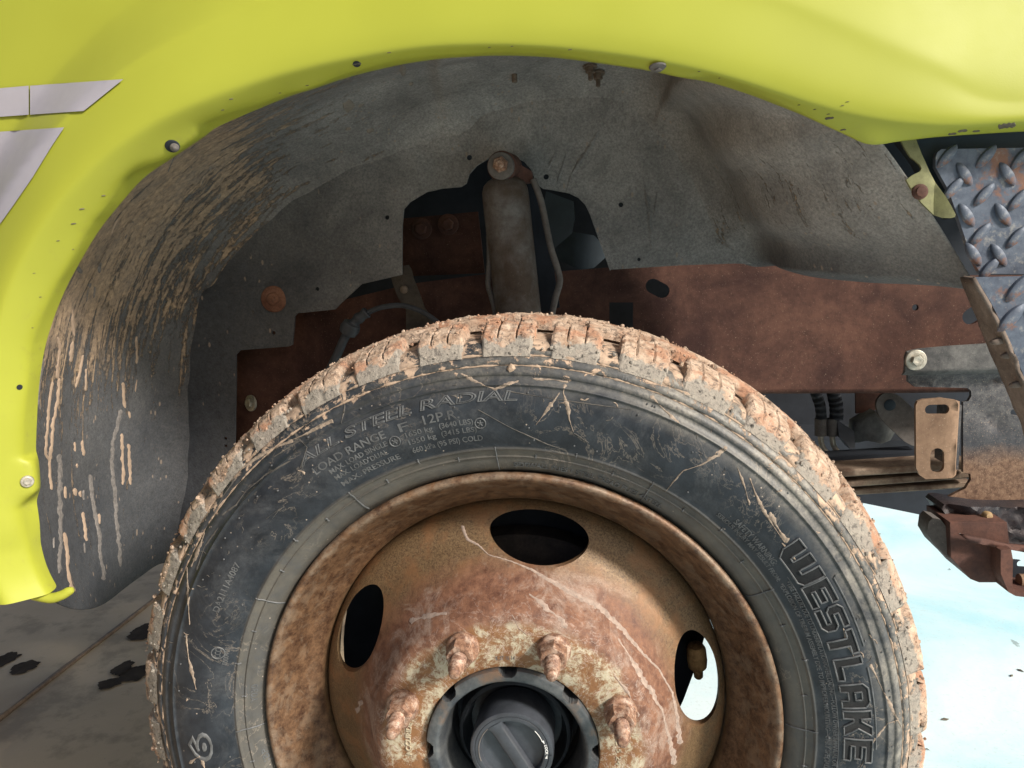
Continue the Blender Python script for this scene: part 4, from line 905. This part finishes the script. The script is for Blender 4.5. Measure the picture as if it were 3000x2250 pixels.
for px, py in [(1157,1293),(1407,1240)]:
    m1 = MB(); q, c = ring_at(px, py, .0050, .0006); m1.add(q.V, q.F)
    for k in range(5):
        a = 2*PI*k/5+.3; x = c[0]+.003*math.cos(a); z = c[1]+.003*math.sin(a); m1.tube([(c[0], sw_y(math.hypot(*c))-.0006, c[1]), (x, sw_y(math.hypot(x, z))-.0004, z)], .0006, 5)
    wk(obj('moulded_emblem', m1.mesh(), LETTER))
m1 = MB(); q, c = ring_at(636, 1916, .0062, .0007); m1.add(q.V, q.F)
wk(obj('moulded_emblem', m1.mesh(), LETTER))
# little vent nubs on the sidewall
nb = MB()
for i in range(60):
    a = random.uniform(-.3, PI+.3); r = random.choice((.3, .312, .345, .357, .335)); nb.add(*axial([(.0009, -.0004), (.0008, .0012), (0, .0015)], (r*math.cos(a), sw_y(r), r*math.sin(a)), (0, -1, 0), 6))
wk(obj('vent_nub', nb.mesh(), LETTER, kind='stuff'))
# ---------------------------------------------------------------- tread blocks
PIT = 360/38
def block(a_c, aw, path, depth, seed, sipes=(), na=30, lean=0.0):
    """path: list of (r, y) from sidewall over the top; a_c centre deg; aw width deg"""
    P = []; step = .0028
    for (r0, y0), (r1, y1) in zip(path, path[1:]):
        L = math.hypot(r1-r0, y1-y0); k = max(1, int(L/step)); P += [(r0+(r1-r0)*j/k, y0+(y1-y0)*j/k) for j in range(k)]
    P.append(path[-1]); V = []; nb_ = len(P)
    for i in range(na):
        u = i/(na-1); edge = min(u, 1-u)
        for j, (r, y) in enumerate(P):
            w = j/(nb_-1); a = a_c+aw*(u-.5)+lean*(y-.02)*30
            dn = .0
            # ragged ends
            a += .22*mn.noise(Vector((y*90+seed, r*80, 1+(u > .5))))*(1 if edge < .12 else .3)
            drop = depth if edge < .001 else (.0016 if edge < .05 else 0)
            for s in sipes:
                if abs(u-s) < .016 and .24 < w: drop = .0075
            nn = Vector((math.cos(math.radians(a))*r*95+seed, y*95, math.sin(math.radians(a))*r*95))
            b = .0013*mn.fractal(nn, .9, 2, 3)+.0008*mn.noise(nn*3.1)+.0006*mn.noise(nn*7)
            if w < .35: b *= .25
            if a_c < 62: b *= .45
            side = w < .3
            rr = r+b-(drop if not side else drop*.55); yy = y+(drop*.9 if side else 0)-(b*.8 if w < .45 else 0)
            if j == nb_-1: rr -= depth
            t = math.radians(a); V.append((rr*math.cos(t), yy, rr*math.sin(t)))
    return mesh(V, grid_faces(na, nb_))
def crown(y): return .4095-.0125*((y-.085)/.085)**2
A0 = 79.7
for k in range(38):
    a = A0+k*PIT; vis = -25 < ((a+180) % 360)-180 < 205 or (a % 360) < 205 or (a % 360) > 335
    a %= 360; near = a < 205 or a > 335
    sh = [(.3765,-.0125),(.3830,-.0092),(.3895,-.0050),(.3945,-.0018),(.3975,.0020),(crown(.008),.008),(crown(.02),.02),(crown(.034),.034),(crown(.046),.044)]
    if near:
        wk(obj('tread_block', block(a, 7.15+.3*math.sin(k*2.3), sh, .016, k*3.7, (.34, .68), 48), MUDM, angle=0))
        a2 = a+PIT*.5; m_ = [(crown(.050)-.011,.050),(crown(.051),.051),(crown(.065),.065),(crown(.078),.078)]
        wk(obj('tread_block', block(a2, 7.2, m_, .010, k*5.1+100, (.5,), 20, .25), MUDM, angle=0))
        m_ = [(crown(.085)-.011,.085),(crown(.087),.087),(crown(.1),.1),(crown(.114),.114)]
        wk(obj('tread_block', block(a, 7.2, m_, .010, k*5.1+200, (.5,), 18, -.25), MUDM, angle=0))
        m_ = [(crown(.122)-.011,.122),(crown(.124),.124),(crown(.14),.14),(crown(.16),.16),(.3930,.170)]
        wk(obj('tread_block', block(a+3, 7.7, m_, .010, k*5.1+300, (), 14), MUDM, angle=0))
# packed mud between the blocks, crumbs on the crown, beads along the shoulder grooves
def clod(mb, c, r, seed):
    V = []; F = []; n, m = 6, 5
    for i in range(n):
        th = 2*PI*i/n
        for j in range(m):
            ph = PI*j/(m-1); d = Vector((math.sin(ph)*math.cos(th), math.sin(ph)*math.sin(th), math.cos(ph))); q = r*(1+.5*mn.noise(d*1.7+Vector((seed, 0, 0)))); V.append(Vector(c)+d*q)
    mb.add(V, grid_faces(n, m, True))
cl = MB(); dr_ = MB()
for i in range(1300):
    a = random.uniform(-20, 200); y = random.betavariate(1.1, 1.3)*.165; r = crown(y)+random.uniform(-.001, .0012); s = abs(random.gauss(0, .0008))+.0005
    t = math.radians(a)
    if a < 62 and i % 4: continue
    clod(cl, (r*math.cos(t), y, r*math.sin(t)), s, i)
for i in range(220):
    a = random.uniform(-20, 200); t = math.radians(a); r = random.uniform(.379, .396); y = float(np.interp(r, [.3765, .3895, .3975], [-.0125, -.005, .002])); s = abs(random.gauss(0, .0008))+.0005
    clod(cl, (r*math.cos(t), y-.0004, r*math.sin(t)), s, i*1.7)
for a in np.arange(-22, 205, PIT/10):
    ph = ((a-A0)/PIT) % 1
    if .36 < ph < .64:
        t = math.radians(a); 
        for q in range(1): r = .376+.008*random.random(); clod(cl, (r*math.cos(t), random.uniform(-.006, .012), r*math.sin(t)), random.uniform(.0020, .0038), a*3+q)
p = at(1497, 1080, -.018); clod(dr_, p, .0042, 4); wk(obj("mud_clod", dr_.mesh(), DRIP))
wk(obj('mud_crumbs', cl.mesh(), MUDM, kind='stuff'))
bd = MB()
for r, amp, sd_ in ((.3775, .0017, 1), (.3684, .0015, 9)):
    P = []; R_ = []
    for a in np.arange(-24, 204, .25): 
        t = math.radians(a); rr = r+.0007*mn.noise(Vector((a*.9, sd_, 0))); P.append((rr*math.cos(t), sw_y(rr)-.0004, rr*math.sin(t)))
    N = len(P)
    bd.tube(P, lambda t, amp=amp, sd_=sd_: max(.0001, amp*(.55+1.3*mn.noise(Vector((t*95, sd_, 3)))+.7*mn.noise(Vector((t*420, sd_, 5))))), 7)
wk(obj('mud_bead', bd.mesh(), DRIP, kind='stuff'))
# dried splashes over the sidewall traced from the picture
ss = MB(); sf = MB(); Q = lambda pts, w, sd=1, dm=.0004: ribbon(sf if (not callable(w) and w < 2.3) else ss, pts, (lambda t, w=w: (w(t) if callable(w) else w)*(.75+.5*math.sin(t*9+sd))), SWT, .0002, .95, sd, dm*.6, 4)
Q([(975,1230),(900,1270),(830,1300),(760,1335),(700,1380)], lambda t: 5*(1-.3*t), 1, .0008); Q([(860,1290),(790,1320),(740,1350)], 5, 2, .0006)
Q([(1655,1125),(1650,1150),(1664,1190),(1668,1230),(1680,1265)], lambda t: 7*(1-t)+1.5, 3); Q([(1640,1150),(1600,1205),(1570,1245)], lambda t: 6*(1-t)+1, 4); Q([(1680,1268),(1700,1280),(1725,1297)], 1.2, 5)
Q([(1560,1110),(1620,1112),(1665,1120)], 3, 6); Q([(1350,1095),(1420,1130),(1450,1140),(1520,1115)], 4, 7); Q([(1480,1145),(1600,1165),(1700,1180),(1850,1200)], 1.4, 8)
Q([(1400,1200),(1500,1255),(1600,1300),(1660,1320)], 1.3, 9); Q([(2196,1400),(2215,1450),(2240,1500),(2265,1540),(2300,1590)], lambda t: 6*(1-.6*t), 10)
Q([(2160,1370),(2180,1420),(2196,1480)], 3, 11); Q([(2255,1500),(2275,1540),(2305,1590)], 7, 12)
Q([(2130,1310),(2060,1360),(2000,1380),(1950,1440)], lambda t: 5*(1-t)+.8, 13); Q([(1905,1160),(1950,1205),(1990,1240)], 4, 14)
Q([(545,1860),(553,1930),(565,1980),(575,2020)], 4, 15, .0007); Q([(548,1650),(550,1740),(556,1830)], 3, 16); Q([(600,1560),(570,1640),(560,1660)], 4, 17); Q([(640,1545),(600,1600),(575,1670)], 2, 18); Q([(650,1510),(690,1480),(720,1440),(780,1390),(850,1350)], 2.2, 19); Q([(555,2235),(585,2215),(600,2250)], 4, 20, .001)
Q([(2550,1945),(2585,2020),(2615,2080),(2640,2130)], 4, 21); Q([(2470,1840),(2480,1880),(2510,1940)], 4, 22); Q([(2520,2250),(2560,2170),(2600,2120),(2630,2110)], 2.5, 23); Q([(2290,1590),(2330,1640)], 3, 24)
Q([(800,1340),(880,1290),(900,1310),(880,1370)], 1.6, 25); Q([(690,1400),(650,1460),(610,1540)], 2.2, 26); Q([(1000,1150),(1010,1190),(1000,1240)], 2, 27)
Q([(780,1520),(820,1490),(790,1530)], 1, 28)
for i in range(60):
    a = math.radians(random.uniform(5, 175)); r = random.uniform(.335, .362); c = Vector((r*math.cos(a), sw_y(r), r*math.sin(a))); v = c-CP; X = 1500+FPX*v.dot(CR)/v.dot(CF); Yp = 1125-FPX*v.dot(CU)/v.dot(CF)
    th = random.uniform(0, PI); L = random.uniform(4, 26); Q([(X, Yp), (X+L*math.cos(th)*.5, Yp+L*math.sin(th)*.5), (X+L*math.cos(th+.4), Yp+L*math.sin(th+.4))], random.uniform(.8, 3), 60+i)
wk(obj('scuff_mark', sf.mesh(), SCUFF, kind='stuff'))
wk(obj('dried_splash', ss.mesh(), m_flat('sidewall_mud', (.26, .205, .16), .9, 0, .5, 300, .5), kind='stuff'))
# ---------------------------------------------------------------- rim
RP_ = [(.2560,.018),(.2600,.010),(.2622,.004),(.2630,-.0005),(.2624,-.0040),(.2600,-.0062),(.2572,-.0058),(.2545,-.0030),(.2520,.0020),(.2480,.0085),(.2430,.0180),(.2385,.0270),(.2335,.0360),(.2275,.0440),(.2215,.0510),(.2188,.0570),(.2182,.0640),(.2182,.085),(.2200,.11),(.2300,.13),(.2500,.155),(.2600,.165),(.2630,.170),(.2625,.175)]
o = wk(obj('rim', mesh(*lathe(RP_, 360, noise_amp=.0003, nf=40)), RIM, angle=0)); md = o.modifiers.new('solid', 'SOLIDIFY'); md.thickness = .004; md.offset = -1
DP = [(.2181,.0640),(.2172,.0600),(.2155,.0560),(.2130,.0515),(.2090,.0475),(.2040,.0440),(.1980,.0405),(.1900,.0350),(.1820,.0280),(.1740,.0200),(.1670,.0125),(.1600,.0045),(.1545,-.0030),(.1495,-.0110),(.1450,-.0200),(.1410,-.0280),(.1375,-.0335),(.1345,-.0368),(.1335,-.0372),(.1300,-.0388),(.1260,-.0403),(.1210,-.0414),(.1150,-.0417),(.1000,-.0417),(.0855,-.0417),(.0842,-.0410),(.0838,-.0395)]
DPb = [(r-.001, y+.0075) for r, y in DP[::-1]]
V, F = lathe(DP+DPb, 300); m = len(DP+DPb); n = 300
F += [(i*m+m-1, ((i+1) % n)*m+m-1, ((i+1) % n)*m, i*m) for i in range(n)]
disc = obj('wheel_disc', mesh(V, F), RIM, angle=0)
bmc = bmesh.new()
for k in range(5):
    a = math.radians(82+72*k); c = Vector((.187*math.cos(a), 0, .187*math.sin(a))); R_ = Matrix.Rotation(-a, 3, 'Y')
    ring0 = []; ring1 = []
    for j in range(56):
        t = 2*PI*j/56; u = Vector((.0235*math.cos(t), 0, .0515*math.sin(t))); u = R_ @ u
        ring0.append(bmc.verts.new(c+u+Vector((0, -.05, 0)))); ring1.append(bmc.verts.new(c+u+Vector((0, .12, 0))))
    for j in range(56): bmc.faces.new((ring0[j], ring0[(j+1) % 56], ring1[(j+1) % 56], ring1[j]))
    bmc.faces.new(ring0[::-1]); bmc.faces.new(ring1)
bmesh.ops.recalc_face_normals(bmc, faces=bmc.faces)
cutter = obj('cutter', bmc, None, smooth=False)
bm = bmesh.new(); bm.from_mesh(disc.data); bmesh.ops.recalc_face_normals(bm, faces=bm.faces); bm.to_mesh(disc.data); bm.free()
md = disc.modifiers.new('b', 'BOOLEAN'); md.operation = 'DIFFERENCE'; md.object = cutter; md.solver = 'EXACT'
bpy.context.view_layer.update(); me2 = bpy.data.meshes.new_from_object(disc.evaluated_get(bpy.context.evaluated_depsgraph_get()))
disc.modifiers.clear(); disc.data = me2; bpy.data.objects.remove(cutter)
me2.materials.clear(); me2.materials.append(RIM); me2.polygons.foreach_set('use_smooth', [True]*len(me2.polygons)); me2.set_sharp_from_angle(angle=math.radians(45))
bevel(disc, .0012, 2, 50); wk(disc)
DT = BVHTree.FromPolygons([v.co.copy() for v in me2.vertices], [tuple(p.vertices) for p in me2.polygons])
hs_ = MB(); Hh = lambda pts, w, sd=1, dm=.0003: ribbon(hs_, pts, (lambda t, w=w: .78*(w(t) if callable(w) else w)*(.8+.45*math.sin(t*11+sd*2))), DT, .0002, .9, sd, dm*.5, 4)
Hh([(1352,1540),(1370,1580),(1400,1595),(1430,1625),(1500,1645),(1560,1670),(1610,1700),(1680,1740),(1760,1780),(1820,1840),(1870,1900),(1930,1960),(1970,2030),(1985,2100),(1992,2180)], lambda t: 5+5*t, 1)
Hh([(1550,1740),(1585,1765),(1610,1790),(1640,1810),(1660,1840)], 9, 2); Hh([(1130,1890),(1100,1910),(1070,1960),(1055,2010),(1040,2060),(1030,2120),(1040,2200),(1050,2250)], 6, 3)
Hh([(1200,1820),(1250,1805),(1310,1795)], 9, 4); Hh([(1810,1870),(1850,1930),(1890,2000),(1940,2080),(1960,2160),(1975,2240)], 8, 5); Hh([(1060,2050),(1045,2090)], 8, 6)
Hh([(1500,1800),(1520,1840),(1545,1860)], 2, 7); Hh([(1800,1980),(1840,2030),(1870,2100)], 5, 8)
wk(obj('dried_splash', hs_.mesh(), SPLASH, kind='stuff'))
disc_y = lambda r: -.0417
T('stamped_lettering', 'K 3T 16 14', 97.5, 86.5, .0935, .0042, surf=disc_y, mat=GREYM, emb=.0003, bold=.01)
T('stamped_lettering', 'ACCURIDE', 186, 166, .1020, .0052, surf=disc_y, mat=CHIP if False else m_flat('stamp_cream', (.42, .36, .26), .7), emb=.0010, bold=.02)
T('stamped_lettering', 'JSC 5 24', 12, -8, .1020, .0048, surf=disc_y, mat=bpy.data.materials['stamp_cream'], emb=.0005, bold=.01)
# ---------------------------------------------------------------- hub
HP = [(.0832,-.030),(.0832,-.0440),(.0826,-.0462),(.0812,-.0468),(.0800,-.0469),(.0790,-.0469),(.0780,-.0469),(.0770,-.0469),(.0760,-.0469),(.0750,-.0468),(.0742,-.0467),(.0735,-.0466),(.0715,-.0456),(.0700,-.0430),(.0680,-.0330),(.0655,-.0180),(.0640,.0),(.0630,.03)]
V, F = lathe(HP, 900)
NV = []
for x, y, z in V:
    r = math.hypot(x, z); a = math.degrees(math.atan2(z, x)); k = round((a-90.5)/45)*45+90.5; da = math.radians(a-k)
    d = math.hypot(r*math.cos(da)-.0850, r*math.sin(da))
    if d < .0098 and r > .072 and y < -.02: y = .0 if d < .0090 else y
    NV.append((x, y, z))
wk(obj('hub', mesh(NV, F), HUB, angle=35))
wk(obj('hub_bore', mesh(*lathe([(.0640,-.005),(.0640,.020),(.058,.022),(.0565,-.012),(.055,-.016),(.052,-.018),(.0505,-.010),(.046,.005),(.02,.006)], 160)), m_flat('dark_hub_paint', (.022, .026, .032), .5, .2, .4, 60, .4), angle=30))
CY = -.046
lk = [(.0300,.01),(.0395,.0),(.0402,-.030),(.0405,CY+.003),(.0398,CY),(.0385,CY-.0006),(.0362,CY-.0006),(.0356,CY+.0002),(.0352,CY-.0004),(.0322,CY-.0006),(.0312,CY-.0002),(.0306,CY+.0012),(.0300,CY+.0060),(.0285,CY+.0066),(.0,CY+.0066)]
wk(obj('locking_hub_cap', mesh(*lathe(lk, 160)), BLACK, angle=35))
a = math.radians(-59); dx = Vector((math.cos(a), 0, math.sin(a))); dn = Vector((-math.sin(a), 0, math.cos(a))); V = []
for s in np.linspace(-.031, .031, 24):
    for w, h in ((-.0072, .0066), (-.0062, .0004), (-.0048, -.0006), (.0048, -.0006), (.0062, .0004), (.0072, .0066)):
        p = dx*s+dn*w*(1 if abs(s) < .026 else 1+.5*(abs(s)-.026)/.005); V.append((p.x, CY+h-.0002, p.z))
wk(obj('lock_bar', mesh(V, grid_faces(24, 6)), BLACK, angle=50))
cs = lambda r: CY-.0007
T('white_lettering', 'LOCK', 13.5, -3.5, .0337, .0026, surf=cs, mat=WHITE, emb=.0001, bold=.02)
mb = MB(); P = [(.0318*math.cos(math.radians(t)), CY-.0008, .0318*math.sin(math.radians(t))) for t in np.linspace(44, 22, 24)]; mb.tube(P, .00028, 6)
def tri(a_, r, up): 
    t = math.radians(a_); c = Vector((math.cos(t), 0, math.sin(t))); tn = Vector((math.sin(t), 0, -math.cos(t)))
    q = [c*(r-.0012)-tn*up*.0018, c*(r+.0012)-tn*up*.0018, c*(r+.0006)+tn*up*.0022]; return [(p.x, CY-.0009, p.z) for p in q]
mb.add(tri(19, .0325, 1), [(0, 1, 2)]); mb.add(tri(-7.5, .0335, -1), [(0, 1, 2)]); wk(obj('lock_arrow', mb.mesh(), WHITE, smooth=False))
mb = MB(); P = [(.0318*math.cos(math.radians(t)), CY-.0006, .0318*math.sin(math.radians(t))) for t in np.linspace(135, 200, 30)]; mb.tube(P, .0006, 6); wk(obj('cap_ridge', mb.mesh(), GREYM))
mb = MB(); t = math.radians(-4); mb.add(*axial([(.0009, 0), (.0001, .0001)], (.0374*math.cos(t), CY-.0008, .0374*math.sin(t)), (0, -1, 0), 12)); wk(obj('index_hole', mb.mesh(), DARK))
# nuts and studs
for k in range(8):
    a = math.radians(22.5+45*k-.2); c = Vector((.1125*math.cos(a), -.0420, .1125*math.sin(a))); rot = random.uniform(0, 60)
    def ro(V, ang): 
        R_ = Matrix.Rotation(math.radians(ang), 3, 'Y'); return [c+R_ @ (Vector(v)-c) for v in V]
    def rough(V, amp=.0005, f=260): return [Vector(v)+Vector((1, 1, 1))*amp*mn.noise(Vector(v)*f)+Vector((1, -1, 1))*amp*.6*mn.noise(Vector(v)*f*2.3) for v in V]
    V, F = axial([(.0150, -.001), (.0158, .003), (.0158, .0055), (.0150, .0072), (.0138, .0082), (.0130, .0086)], c, (0, -1, 0), 40)
    wk(obj('nut_washer', mesh(rough(V, .00018), F), NUT, angle=40))
    # hex body subdivided so the corners stay but the faces are rough
    V = []; F = []; hs = [(.0138, .0078), (.0140, .0100), (.0138, .0150), (.0136, .0200), (.0132, .0220), (.0118, .0238), (.0090, .0240), (.0078, .0238)]
    m_ = len(hs); nn_ = 48
    for i in range(nn_):
        t = 2*PI*i/nn_; f = math.cos(PI/6)/math.cos(((t+PI/6) % (PI/3))-PI/6)
        for j, (r, h) in enumerate(hs):
            q = r*(1+(f-1)*(1 if 1 <= j <= 4 else .4)); V.append(c+Vector((q*math.cos(t), -h, q*math.sin(t))))
    F = grid_faces(nn_, m_, True); wk(obj('lug_nut', mesh(rough(ro(V, rot), .00014), F), NUT, angle=28))
    V = []; hs = [(.0072, .020)]+[(.0073-(.0009 if j % 2 else 0), .0235+j*.0010) for j in range(19)]+[(.0062, .0430), (.0054, .0440), (.0052, .0490), (.0046, .0505), (.0030, .0512), (.0, .0514)]
    V, F = axial([(r, h) for r, h in hs], c, (0, -1, 0), 24); wk(obj('wheel_stud', mesh(rough(V, .00012, 300), F), NUT, angle=50))
# inside the wheel
SH = []
for a in range(0, 360, 5):
    t = ((a+180) % 360)-180
    r = .228 if 30 <= t or t < -150 else float(np.interp(t, [-150, -120, -25, -8, 0, 8, 16, 30], [.228, .18, .184, .190, .197, .206, .222, .228]))
    if a > 160 and a < 205: r = .222
    SH.append((r*math.cos(math.radians(a)), r*math.sin(math.radians(a))))
wk(obj('hole_backing', plate(SH, [], .128, .003, .02), DARK))  # added dark plate so the disc holes look black, cut back at right
wk(obj('brake_rotor', mesh(*lathe([(.03,.06),(.10,.06),(.10,.085),(.165,.085),(.168,.088),(.168,.12),(.10,.125),(.03,.125)], 120)), m_rust('rotor_dark', (.02, .018, .018), (.05, .04, .035), (.1, .08, .07), 30, .3), angle=30))
mb = MB(); c = at(2040, 1880, .10); mb.add(*axial([(.0, .010), (.008, .008), (.0105, .003), (.011, -.012), (.010, -.020), (.007, -.023), (.0055, -.024), (.0050, -.034), (.0035, -.036), (.0, -.036)], at(2040, 1908, .09), (-.1, -.2, 1), 20)); wk(obj('caliper_bolt', mb.mesh(), m_rust('bolt_rust_dark', (.16, .08, .03), (.36, .20, .08), (.4, .3, .16), 60, .4)))
for o in [o for o in bpy.data.objects if o.parent is None and o.type == 'MESH' and o.get('kind') != 'structure']: print('TOP', o.name)
